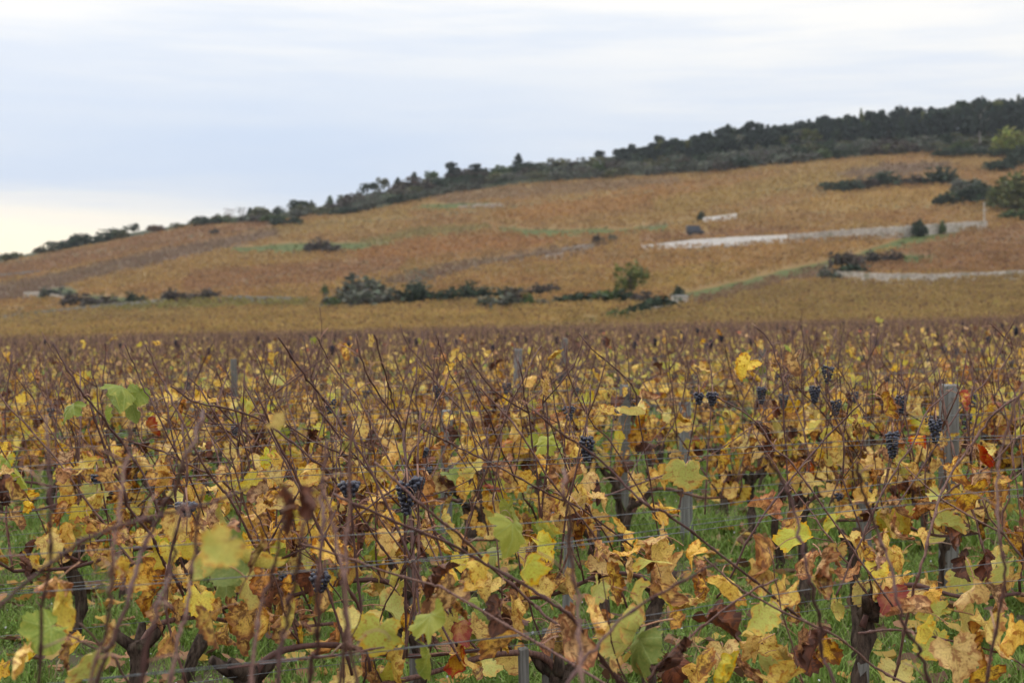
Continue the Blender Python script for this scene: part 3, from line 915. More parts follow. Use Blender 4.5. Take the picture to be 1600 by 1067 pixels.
plant_tree('small_tree', 985, 460, 54, 50, 'round', 'leafgreen', 'lone yellow green tree standing over the middle hedge', )
plant_tree('olive_tree', 1584, 324, 70, 60, 'bush', 'oak', 'big round olive green tree at the right edge', )
plant_tree('yellow_green_tree', 1586, 238, 48, 50, 'bush', 'lime', 'bright yellow green tree in front of the pine wood')
plant_bush(1585, 320, 66, 40, 'oak', 'skirt of olive leaves round the big olive tree foot')
plant_bush(1596, 244, 34, 16, 'darkgreen', 'dark shrub at the foot of the yellow green right tree')
plant_tree('skyline_tree', 209, 364, 20, 17, 'round', 'darkgreen', 'small upright dark tree alone on the left skyline')
TREES = [(391, 337, 17, 11, 'cone', 'darkgreen', 'first slim fir from the left on the skyline'),
         (437, 333, 18, 10, 'bush', 'darkgreen', 'small rounded tree just left of the round skyline tree'),
         (459, 331, 30, 17, 'round', 'darkgreen', 'round dark tree on the skyline left of the belt'),
         (487, 327, 18, 12, 'cone', 'darkgreen', 'slim fir right of the round skyline tree'),
         (516, 322, 22, 14, 'cone', 'green', 'pale green fir where the skyline belt begins'),
         (540, 316, 22, 13, 'bush', 'grey', 'grey green rounded tree over the left of the belt'),
         (574, 310, 28, 22, 'round', 'darkgreen', 'dark round tree over the left of the belt'),
         (600, 304, 20, 24, 'round', 'olive', 'olive tree right of the dark round belt tree'),
         (622, 300, 26, 20, 'cone', 'darkgreen', 'dark pointed fir left of a broader one in the belt'),
         (648, 294, 28, 23, 'cone', 'darkgreen', 'broad dark pointed tree in the belt'),
         (674, 290, 28, 22, 'round', 'green', 'mid green round tree in the belt'),
         (706, 284, 32, 28, 'pine', 'pine', 'spreading dark pine left of the low gap in the belt'),
         (745, 278, 30, 20, 'pine', 'pine', 'open two tufted pine in the belt'),
         (810, 272, 34, 28, 'cone', 'pine', 'broad dark conifer standing out at the belt middle'),
         (835, 270, 26, 14, 'round', 'darkgreen', 'low dark tree right of the broad dark conifer'),
         (873, 268, 36, 20, 'round', 'olive', 'domed olive tree in the right of the belt'),
         (935, 256, 24, 18, 'pine', 'pine', 'flat topped pine left of the pine wood'),
         (962, 250, 18, 20, 'pine', 'pine', 'small pine at the left tip of the pine wood')]
for t in TREES:
    plant_tree('skyline_tree', *t[:6], t[6], back=4)
# belt of bushes along the upper field edge
bi = {}
for layer, (dy, lo, hi) in enumerate(((2, 12, 18), (8, 16, 23), (13, 18, 26))):
    x = 318.0 if layer == 0 else 505.0 + 25 * layer
    i = 0
    while x < 1560:
        yb = float(interp(EDGE, x)) - dy + rnd.uniform(-1, 1)
        k = float(np.interp(x, [300, 430, 540, 640, 800, 1000, 1200, 1350, 1600], [.25, .4, .52, .62, .45, .72, .9, .7, .6]))
        w = rnd.uniform(28, 48); h = rnd.uniform(lo, hi) * k
        tone = rnd.choices(['grey', 'olive', 'brown', 'darkgreen', 'green'], [5, 2.2, 2.5, 1.8, .8])[0]
        word = {'grey': 'grey', 'olive': 'olive', 'brown': 'bare brown', 'darkgreen': 'dark green', 'green': 'green'}[tone]
        i += 1
        rowname = ('front', 'middle', 'back')[layer]
        plant_bush(x, yb, w, h, tone, f'{word} bush, {ordinal(i)} from the left in the {rowname} line of the belt',
                   kind=rnd.choice(['bush', 'bush', 'thin']) if layer == 0 else 'bush', group='bushes along the upper field edge', back=layer * 2.0)
        x += w * rnd.uniform(.55, .75)
# pine wood on the ridge
TOPS = [(930, 256), (960, 245), (1000, 231), (1030, 224), (1050, 225), (1110, 215), (1140, 210), (1200, 204), (1270, 197), (1340, 189), (1400, 184), (1480, 177), (1535, 169), (1600, 165), (1700, 157)]
for layer in range(4):
    x = 968.0 + layer * 5
    i = 0
    while x < 1640:
        yb = float(interp(EDGE, x)) - 13 - layer * 2
        top = float(interp(TOPS, x)) + rnd.choice((rnd.uniform(-3, 6), rnd.uniform(-9, 9))) + (6 if layer == 0 else 0)
        h = max(15, (yb - top) * .95)
        w = rnd.uniform(21, 33) * min(1, h / 40 + .35)
        i += 1
        rowname = ('front', 'second', 'third', 'rearmost')[layer]
        plant_tree('pine_tree', x, yb, w, h, rnd.choice(['pine'] * 4 + ['cone']) if h > 30 else 'pine', rnd.choices(['pine', 'darkgreen', 'oak', 'grey'], [8, 2, .5, .4])[0],
                   f'tall dark pine, {ordinal(i)} from the left in the {rowname} line of the ridge wood', group='pines of the ridge wood', back=3 + layer * 6)
        x += rnd.uniform(9, 14)
plant_tree('pale_pine', 1530, 233, 24, 70, 'pine', 'pine', 'pine with a bare pale grey trunk standing before the dark wood', pale=True)

# ------------------------------------------------------------------ vine parts
HALF = [(0.0, 0.0), (0.04, -0.10), (0.14, -0.23), (0.28, -0.28), (0.41, -0.22), (0.52, -0.08), (0.52, 0.03), (0.49, 0.10), (0.56, 0.20), (0.58, 0.33),
        (0.51, 0.42), (0.41, 0.48), (0.38, 0.58), (0.29, 0.69), (0.15, 0.80), (0.0, 0.90)]
def outline(n):
    p = np.array(HALF + [(-x, y) for x, y in HALF[-2:0:-1]])
    p = np.vstack([p, p[:1]])
    d = np.concatenate([[0], np.cumsum(np.linalg.norm(np.diff(p, axis=0), axis=1))])
    s = np.linspace(0, d[-1], n, endpoint=False)
    return np.stack([np.interp(s, d, p[:, 0]), np.interp(s, d, p[:, 1])], 1)

def leaf_mesh(mat, seed, n, dry, droop):
    rg = np.random.default_rng(seed)
    o = outline(n)
    rr = np.linalg.norm(o - (0, .2), axis=1, keepdims=True)
    dirn = (o - (0, .2)) / (rr + 1e-6)
    tooth = np.where(np.arange(n) % 2 == 0, 0.028, -0.022)[:, None] if n > 30 else 0.0
    o = o + dirn * (tooth + rg.normal(0, .022, (n, 1)))
    if dry < 0.6 and rg.uniform() < .5:       # a bitten or torn margin
        k = rg.integers(4, n - 4); o[(k + np.arange(3)) % n] = o[(k + np.arange(3)) % n] * .72 + np.array((0, .05))
    c0 = np.array([[0.0, 0.05]])
    mid = c0 + (o - c0) * .52
    flat = np.vstack([c0, mid, o])
    e = np.concatenate([[0], np.full(n, .52), np.ones(n)])
    x, y = flat[:, 0] * rg.uniform(.88, 1.1), flat[:, 1]
    th = np.arctan2(x, y - .2)
    z = rg.uniform(-.2, .6) * np.abs(x) + rg.choice((-1, 1)) * rg.uniform(.15, 1.0) * (x ** 2 + .8 * (y - .25) ** 2)
    z += e ** 2 * (rg.uniform(.05, .13) * np.sin(th * 3 + rg.uniform(0, 6)) + rg.uniform(.025, .07) * np.sin(th * 7 + rg.uniform(0, 6)))
    q = np.stack([x, y, z], 1)
    if dry > 0:
        al = rg.uniform(-.7, .7); R0 = (0.55 - .36 * dry) * rg.uniform(.8, 1.25)
        ax = np.array([math.cos(al), math.sin(al)]); bx = np.array([-math.sin(al), math.cos(al)])
        pc = q[:, :2] - (0, .3)
        p = pc @ ax; r_ = pc @ bx
        ph = p / R0 * rg.uniform(.8, 1.1)
        zz = q[:, 2]
        np_ = (R0 - zz) * np.sin(ph); nz = R0 - (R0 - zz) * np.cos(ph)
        q[:, :2] = np_[:, None] * ax + r_[:, None] * bx + (0, .3); q[:, 2] = nz
        bend = dry * rg.uniform(-1.2, 1.2)
        q[:, 2] += bend * (q[:, 1] - .2) ** 2
        q += rg.normal(0, .035 * dry, q.shape) * e[:, None]
    # petiole, then the blade hanging from its end
    L = rg.uniform(.45, .75)
    end = np.array([0, L, rg.uniform(-.05, .15)])
    a = -droop
    ca, sa = math.cos(a), math.sin(a)
    q = np.stack([q[:, 0], q[:, 1] * ca - q[:, 2] * sa, q[:, 1] * sa + q[:, 2] * ca], 1) + end
    f = [(0, 1 + (i + 1) % n, 1 + i) for i in range(n)] + [(1 + i, 1 + (i + 1) % n, 1 + n + (i + 1) % n, 1 + n + i) for i in range(n)]
    mi = [0] * len(f)
    pv, pf = tube(smooth_path([(0, 0, 0), (0, L * .5, end[2] * .5 + .06), tuple(end)], 5), [.02, .016, .014, .014, .014], 4, False)
    base = len(q)
    f += [tuple(i + base for i in t) for t in pf]; mi += [1] * len(pf)
    lp = np.vstack([np.stack([flat[:, 0], flat[:, 1], e], 1), np.zeros((len(pv), 3))])
    m = mesh('vine_leaf', np.vstack([q, pv]), f, [mat, M['petiole']], True, mi, {'lp': lp})
    return m, q[:1 + n].mean(0)

LM = {}
for ki, (kn, mt) in enumerate(LEAF.items()):
    for lod, n, nv in (('hi', 46, 9), ('lo', 15, 6)):
        lst = []
        for j in range(nv):
            dry = {'brown': rnd.uniform(.6, 1.0), 'tan': rnd.uniform(.35, .9), 'gold': rnd.choice((.1, .3, .5, .7)), 'yellow': rnd.choice((0, .15, .3, .5)),
                   'red': rnd.choice((0, .2, .4)), 'lime': rnd.choice((0, .1, .25)), 'green': rnd.choice((0, 0, .15))}[kn]
            lst.append(leaf_mesh(mt, ki * 100 + j + (1000 if lod == 'lo' else 0), n, dry, rnd.uniform(R(35), R(88))))
        LM[kn, lod] = lst

def cane_geom(path, r0, r1, rg, sides=5, stubs=True, nodes=True):
    """tube with swollen nodes and a few dry stalk stubs -> MB"""
    n = len(path)
    t = np.linspace(0, 1, n)
    rad = r0 + (r1 - r0) * t
    d = np.concatenate([[0], np.cumsum(np.linalg.norm(np.diff(path, axis=0), axis=1))])
    b = MB()
    if nodes:
        step = 0.085
        k = np.arange(step * .6, d[-1], step)
        s = np.unique(np.concatenate([d, k, k - .012, k + .012]))
        s = s[(s >= 0) & (s <= d[-1])]
        p = np.stack([np.interp(s, d, path[:, i]) for i in range(3)], 1)
        r = np.interp(s, d, rad)
        near_ = np.min(np.abs(s[:, None] - k[None, :]), axis=1) < .004 if len(k) else np.zeros(len(s), bool)
        r = np.where(near_, r * 1.55, r)
        b.tube(p, r, sides)
        if stubs:
            for q in k:
                if rg.random() < .34:
                    c = np.array([np.interp(q, d, path[:, i]) for i in range(3)])
                    a = rg.uniform(0, 6.283); l = rg.uniform(.03, .075)
                    dv = np.array([math.cos(a), math.sin(a), rg.uniform(.1, 1.0)]); dv /= np.linalg.norm(dv)
                    b.tube([c, c + dv * l * .6, c + dv * l + (0, 0, -.008)], [.0016, .0013, .0012], 4, 1)
            if rg.random() < .55 and d[-1] > .5:          # curled tendril
                q = rg.uniform(.4, .9) * d[-1]
                c = np.array([np.interp(q, d, path[:, i]) for i in range(3)])
                a = rg.uniform(0, 6.283); pts = []
                for i in range(12):
                    w = i / 11
                    rr = .018 * (1 - w * .3)
                    pts.append(c + np.array([math.cos(a) * (w * .06 + rr * math.sin(w * 9)), math.sin(a) * (w * .06), rr * (math.cos(w * 9) - 1) + w * .02]))
                b.tube(pts, .0011, 3, 1)
    else:
        b.tube(path, rad, sides)
    return b

CANES = {'hi': [], 'lo': []}
for lod in ('hi', 'lo'):
    for j in range(22 if lod == 'hi' else 12):
        rg = random.Random(500 + j + (99 if lod == 'lo' else 0))
        L = rg.uniform(.55, 1.0)
        c1, c2 = rg.gauss(0, .16), rg.gauss(0, .10)
        ctl = [(0, 0, 0), (c1 * .35 + rg.gauss(0, .02), c2 * .3, L * .3), (c1 * .9 + rg.gauss(0, .025), c2 * .8, L * .65), (c1 * (1.2 + rg.uniform(-.6, .8)), c2, L)]
        path = smooth_path(ctl, 15 if lod == 'hi' else 7)
        zig = np.array([[rg.gauss(0, .004), rg.gauss(0, .004), 0] for _ in path]); zig[0] = 0
        path = path + zig
        b = cane_geom(path, rg.uniform(.0036, .0052), rg.uniform(.0020, .0029), rg, 5 if lod == 'hi' else 4, lod == 'hi', lod == 'hi')
        if rg.random() < .45:                       # side shoot
            i = rg.randrange(len(path) // 3, len(path) - 2)
            a = rg.uniform(0, 6.283); l = rg.uniform(.12, .3)
            pp = smooth_path([path[i], path[i] + np.array([math.cos(a) * l * .5, math.sin(a) * l * .5, l * .5]), path[i] + np.array([math.cos(a) * l * .7, math.sin(a) * l * .7, l])], 5)
            b.tube(pp, [.0028, .0026, .0024, .002, .0018], 4)
        CANES[lod].append((b.build('vine_cane', [M['cane'], M['pale_stub']], True), path))

TRUNKS = []
for j in range(7):
    rg = random.Random(900 + j)
    b = MB()
    h = rg.uniform(.36, .46)
    pts = smooth_path([(0, 0, -.12), (rg.gauss(0, .015), rg.gauss(0, .02), .08), (rg.gauss(0, .035), rg.gauss(0, .02), .24), (rg.gauss(0, .03), rg.gauss(0, .02), h), (rg.gauss(0, .02), 0, h + .06)], 14)
    rad = np.array([rg.uniform(.019, .030) * (1.25 if i < 3 else 1) * (1.3 if i > 10 else 1) for i in range(14)])
    v, f = tube(pts, rad, 9)
    v = v + np.array([[rg.gauss(0, .005), rg.gauss(0, .005), 0] for _ in v])
    b.add(v, f)
    for k in range(3):
        a = rg.uniform(0, 6.283)
        b.tube([pts[-3], pts[-2] + (math.cos(a) * .06, math.sin(a) * .04, .03), pts[-1] + (math.cos(a) * .09, math.sin(a) * .05, .05)], [.022, .018, .012], 6)
    TRUNKS.append((b.build('vine_trunk', M['bark'], True), h))
ARMS = []
for j in range(5):
    rg = random.Random(950 + j)
    pts = smooth_path([(0, 0, 0), (.06, rg.gauss(0, .01), .10), (.22, rg.gauss(0, .015), .12), (.45, rg.gauss(0, .015), .07 + rg.gauss(0, .01)), (.68, 0, .06)], 16)
    b = MB(); b.tube(pts, np.linspace(.012, .006, 16) * np.array([rg.uniform(.85, 1.2) for _ in range(16)]), 6)
    ARMS.append((b.build('vine_arm', M['cane'], True), pts))

# grapes
def ico(sub):
    bm = bmesh.new(); bmesh.ops.create_icosphere(bm, subdivisions=sub, radius=1.0)
    v = np.array([x.co[:] for x in bm.verts]); f = [tuple(y.index for y in x.verts) for x in bm.faces]
    bm.free(); return v, f
SPH = {1: ico(1), 2: ico(2)}
def bunch_spots(rg, n, L=.12, W=.036):
    out = []
    tries = 0
    while len(out) < n and tries < 4000:
        tries += 1
        t = rg.random()
        w = W * (1.05 - .75 * t) * (1 if t > .12 else .7)
        a = rg.uniform(0, 6.283)
        p = np.array([w * math.cos(a), w * math.sin(a), -.03 - t * L])
        if all(np.linalg.norm(p - q) > .0104 for q in out): out.append(p)
    return out
BERRY = mesh('grape_berry', SPH[2][0] * .0068, SPH[2][1], M['grape'], True)
BUNCH = []
for j in range(6):
    rg = random.Random(70 + j)
    sp = bunch_spots(rg, rg.choice((24, 32, 40, 46)), rg.uniform(.06, .11), rg.uniform(.026, .036))
    b = MB()
    b.tube([(0, 0, .02), (.004, 0, -.02), (0, .003, -.08)], [.0022, .002, .0014], 5, 1)
    for p in sp: b.add(SPH[1 if j > 2 else 2][0] * rg.uniform(.0068, .0084) + p, SPH[1 if j > 2 else 2][1])
    BUNCH.append(b.build('grape_bunch', [M['grape'], M['pale_stub']], True))
STALK = MB(); STALK.tube([(0, 0, .03), (.004, 0, -.02), (0, .003, -.09)], [.0024, .002, .0014], 5)
STALK = STALK.build('bunch_stalk', M['pale_stub'], True)

# ------------------------------------------------------------------ rows of vines
KROW = 0.45
PHI = math.atan(KROW)
EX, EY = math.cos(PHI), math.sin(PHI)
def row_d(r): return 1.95 + 1.1 * r
def row_pt(r, px, py, jit=0.0):
    """world point on the vertical plane of row r behind a photograph pixel"""
    u = (px - 800) / FPX
    y = row_d(r) / (1 - KROW * u) + jit
    return np.array([u * y, y, CAM_H + (HORY - py) / FPX * y])

class Vine:
    pass
VINES = []
for r in range(0, 34):
    rg = random.Random(3000 + r)
    s0 = rg.uniform(0, 1)
    for k in range(-60, 90):
        s = (k + s0) * 1.0 + rg.uniform(-.09, .09)
        x, y = s * EX, row_d(r) + s * EY
        if y < 1.2 or abs(x / y) > (.50 if r < 2 else .405 + .75 / y): continue
        v = Vine(); v.r, v.s, v.x, v.y = r, s, x, y
        VINES.append(v)
VINES.sort(key=lambda v: v.y)
VINES, LATER = VINES[:300], VINES[300:]
for v in VINES:
    v.z = gz(v.x, v.y)
    v.kinds = {}; v.nb = 0; v.hero = []
    v.root = link('grapevine', None, loc=(v.x, v.y, v.z))
    v.o = np.array([v.x, v.y, v.z])
    v.sign = 1
    v.tier = 'A' if v.y < 10.8 else 'B' if v.y < 18.5 else 'C'
BYROW = {}
for v in VINES: BYROW.setdefault(v.r, []).append(v)

def pick_kind(rg, x, y, z):
    g_ = float(vnoise(x * .55 + 40, y * .55 + 13, 21))
    w = {'yellow': 46, 'gold': 22, 'lime': 13 + 30 * max(0, g_ - .42) * 2, 'green': 1.5 + 20 * max(0, g_ - .62) * 2, 'tan': 10, 'brown': 8, 'red': .7 + (1.5 if x > 1 else 0)}
    if z > 1.0: w['brown'] *= .8; w['gold'] *= 1.3
    return rg.choices(list(w), list(w.values()))[0]

def add_leaf(v, p, kind, size, rz, lod, rg, tilt=.35, centre=False):
    m, c = rg.choice(LM[kind, lod])
    e = Euler((rg.gauss(0, tilt), rg.gauss(0, tilt), rz))
    s = size / 1.1
    q = np.array(p, dtype=float)
    if centre: q = q - np.array(e.to_matrix() @ Vector(c * s))
    link('leaf', m, v.root, loc=q - v.o, rot=e, scale=s)
    v.kinds[kind] = v.kinds.get(kind, 0) + 1

for v in VINES:
    if v.tier == 'C': continue
    rg = random.Random(int(v.r * 1000 + (v.s + 100) * 7))
    lod = 'hi' if v.tier == 'A' else 'lo'
    tm, th = rg.choice(TRUNKS)
    th0 = th * 1.0
    link('trunk', tm, v.root, rot=(0, 0, PHI + rg.choice((0, math.pi))))
    am, ap = rg.choice(ARMS)
    flip = rg.choice((1, 1, -1))
    arm = link('arm', am, v.root, loc=(0, 0, th0), rot=(0, 0, PHI if flip > 0 else PHI + math.pi))
    nc = {0: 0, 1: 2, 2: 5}.get(v.r, rg.randint(9, 12) if v.tier == 'A' else rg.randint(10, 13))
    lf = {0: 0.0, 1: .30, 2: .75}.get(v.r, 1.2 if v.tier == 'A' else .95)
    hang = []
    for i in range(nc):
        cm, cp = rg.choice(CANES[lod])
        q = ap[rg.randrange(3, len(ap))]
        b = np.array([flip * q[0] * EX, flip * q[0] * EY, th0 + q[2]])
        top = rg.uniform(1.08, 1.40) if v.r > 3 else rg.uniform(1.0, 1.30) if v.r > 1 else rg.uniform(.9, 1.1)
        L = cp[-1][2]
        # more canes lean back to the left than to the right
        lean = rg.gauss(-.10, .28)
        if rg.random() < .10 and v.r > 1: lean = rg.choice((-1, 1)) * rg.uniform(.7, 1.1)
        e = Euler((rg.gauss(0, .13), lean, 0)).to_matrix()
        e = Matrix.Rotation(PHI, 3, 'Z') @ e @ Matrix.Rotation(rg.uniform(0, 6.283), 3, 'Z')
        sc = (top - b[2]) / max(.3, L * math.cos(lean))
        sc = min(max(sc, .5), 1.75)
        tip = max((np.array(e) @ (q_ * np.array([min(sc, 1.1), min(sc, 1.1), sc])))[2] for q_ in cp)
        if tip + b[2] > top: sc *= (top - b[2]) / tip
        link('cane', cm, v.root, loc=b, rot=e.to_euler(), scale=(min(sc, 1.1),) * 2 + (sc,))
        A = np.array(e)
        hang += [q_ for q_ in (A @ (cp[k_] * np.array([min(sc, 1.1), min(sc, 1.1), sc])) + b for k_ in range(len(cp) // 2, len(cp) - 1)) if q_[2] > .9]
        # leaves at the nodes, thinning out upwards
        nn = 9
        for j in range(nn):
            t = (j + rg.random()) / nn
            k = t * (len(cp) - 1); i0 = int(k); w = k - i0
            pl = cp[i0] * (1 - w) + cp[min(i0 + 1, len(cp) - 1)] * w
            pl = pl * np.array([min(sc, 1.1), min(sc, 1.1), sc])
            p = A @ pl + b
            pr = .97 - max(0, p[2] - .62) / .46 if p[2] < 1.04 else .045
            if rg.random() < max(.05, pr) * lf * 1.15:
                W = p + v.o
                kind = pick_kind(rg, W[0], W[1], p[2])
                add_leaf(v, W, kind, rg.uniform(.070, .125) * (.85 if p[2] > 1 else 1), rg.uniform(0, 6.283), lod, rg)
    # bunches left hanging by the pickers, high on the canes
    pb = (.10 + (.30 if v.x > 0 else .05)) * (1 if v.r > 3 else 0)
    for i in range(3):
        if rg.random() < pb:
            p = rg.choice(hang) if hang else None
            if p is None: break
            link('grape_bunch', rg.choice(BUNCH[3:]), v.root, loc=p, rot=(0, 0, rg.uniform(0, 6.28)), scale=rg.uniform(.7, 1.0))
            v.nb += 1

# ------------------------------------------------------------------ particular canes, leaves and bunches seen in the photograph
def nearest(r, p):
    return min(BYROW[r], key=lambda v: (v.x - p[0]) ** 2 + (v.y - p[1]) ** 2)

HC = [  # row, thickness (mm), pixel polyline from base to tip
    (0, 7, [(-40, 975), (0, 945), (60, 895), (130, 845), (200, 818), (270, 800), (330, 785), (388, 764)]),
    (0, 7, [(140, 1067), (161, 1000), (172, 930), (176, 868), (186, 787), (198, 700), (205, 660)]),
    (0, 7, [(62, 1000), (75, 880), (78, 800), (74, 702), (70, 650)]),
    (0, 9, [(148, 1067), (175, 1003), (202, 929), (219, 868), (243, 818), (270, 767), (287, 719), (310, 669), (317, 642)]),
    (0, 8, [(219, 1067), (241, 963), (256, 919), (270, 878), (275, 826)]),
    (0, 8, [(264, 1067), (286, 966), (299, 902), (307, 818), (317, 760)]),
    (0, 8, [(395, 1067), (405, 956), (422, 902), (439, 828), (446, 788)]),
    (0, 8, [(432, 1067), (442, 983), (462, 909), (472, 834), (484, 792)]),
    (0, 9, [(482, 1067), (493, 1017), (496, 919), (506, 818), (503, 767), (510, 688)]),
    (0, 8, [(531, 1067), (538, 996), (537, 902), (521, 834), (505, 765)]),
    (0, 8, [(556, 1067), (545, 1000), (540, 900), (545, 780), (548, 648)]),
    (0, 8, [(912, 1067), (908, 1023), (901, 936), (893, 868), (889, 801), (881, 767), (882, 733)]),
    (0, 7, [(885, 1075), (935, 1010), (986, 956), (1075, 905), (1120, 880)]),
    (0, 8, [(1306, 1075), (1286, 1023), (1283, 970), (1269, 919), (1256, 868), (1242, 800), (1219, 743), (1195, 714)]),
    (0, 8, [(1455, 1075), (1438, 1017), (1418, 986), (1403, 936), (1391, 878), (1367, 818), (1347, 763), (1340, 722)]),
    (0, 7, [(1555, 990), (1570, 919), (1565, 850), (1560, 760), (1568, 690), (1600, 600)]),
    (1, 9, [(900, 975), (867, 946), (817, 912), (759, 882), (705, 851), (631, 821), (554, 787), (520, 772)]),
    (1, 9, [(905, 1000), (861, 970), (824, 936), (766, 885), (719, 838), (665, 794), (631, 763), (587, 722)]),
    (1, 7, [(720, 935), (675, 915), (597, 892), (530, 868), (470, 850)]),
    (1, 7, [(1420, 1070), (1364, 1040), (1316, 1000), (1262, 973), (1205, 946), (1151, 915), (1100, 870)]),
    (1, 7, [(1040, 1030), (1094, 983), (1161, 932), (1215, 905)]),
    (2, 8, [(1120, 935), (1138, 909), (1175, 834), (1222, 767), (1269, 709), (1313, 662), (1345, 630)]),
    (1, 8, [(1425, 935), (1438, 892), (1458, 818), (1478, 757), (1532, 675), (1560, 642), (1610, 607)]),
    (2, 7, [(1385, 760), (1424, 699), (1448, 645), (1489, 606)]),
    (2, 8, [(570, 720), (540, 675), (510, 628), (479, 591), (435, 527)]),
    (3, 7, [(575, 650), (540, 598), (513, 561), (495, 525)]),
    (2, 8, [(235, 765), (202, 709), (162, 655), (118, 598), (84, 537)]),
    (2, 8, [(370, 800), (337, 756), (304, 702), (277, 642), (250, 588), (228, 538)]),
    (3, 7, [(295, 745), (270, 700), (243, 642), (219, 594), (195, 538)]),
    (2, 8, [(530, 760), (489, 719), (445, 682), (405, 655), (354, 638), (304, 628), (268, 603)]),
    (2, 8, [(640, 800), (635, 736), (628, 675), (604, 635), (574, 584), (554, 523)]),
    (2, 7, [(632, 700), (628, 669), (611, 618), (597, 567), (585, 523)]),
    (3, 6, [(740, 660), (705, 584), (692, 554), (681, 522)]),
    (2, 8, [(935, 850), (901, 800), (861, 753), (817, 682), (786, 645), (748, 603)]),
    (2, 7, [(915, 800), (867, 777), (817, 750), (766, 723), (702, 692), (656, 667)]),
    (1, 7, [(1060, 815), (1019, 794), (986, 767), (935, 716), (884, 682), (838, 645)]),
    (2, 7, [(1250, 740), (1212, 702), (1178, 655), (1119, 619)]),
    (1, 7, [(1345, 990), (1400, 985), (1480, 1000), (1560, 1020), (1610, 1045)]),
    (1, 6, [(355, 1045), (430, 1035), (520, 1025), (600, 1012)]),
    (3, 7, [(960, 700), (925, 660), (890, 590), (885, 540)]),
    (3, 7, [(1000, 660), (985, 600), (925, 545), (905, 520)]),
    (3, 7, [(795, 640), (815, 600), (830, 565), (846, 540)]),
    (3, 7, [(1225, 640), (1220, 580), (1200, 530), (1180, 510)]),
    (3, 7, [(1500, 640), (1545, 590), (1570, 530), (1585, 500)]),
    (3, 8, [(1575, 660), (1560, 590), (1580, 545), (1548, 505)]),
]
def extend(P):
    """carry the base of a cane down to the arm of its vine"""
    d = P[0] - P[1]
    if d[2] < -.02 and P[0][2] > .62:
        k = (.56 - P[0][2]) / d[2]
        k = min(k, .7 / np.linalg.norm(d))
        P = np.vstack([P[0] + d * k * np.array([.7, .7, 1.0]), P])
    return P
for i, (r, th, pl) in enumerate(HC):
    rg = random.Random(4000 + i)
    off = rg.uniform(-.12, .12) if r else rg.uniform(-.08, .2)
    P = np.array([row_pt(r, a, b, off + .05 * math.sin(k * 1.3 + i)) for k, (a, b) in enumerate(pl)])
    P = extend(P)
    P = smooth_path(P, 5 * len(P))
    P = P + np.array([[rg.gauss(0, .0018), rg.gauss(0, .0018), 0] for _ in P])
    v = nearest(r, P[0])
    b = cane_geom(P - v.o, th * (.00040 if r == 0 else .00046), th * (.00028 if r == 0 else .00032), rg, 6)
    link('cane', b.build('vine_cane', [M['cane'], M['pale_stub']], True), v.root)

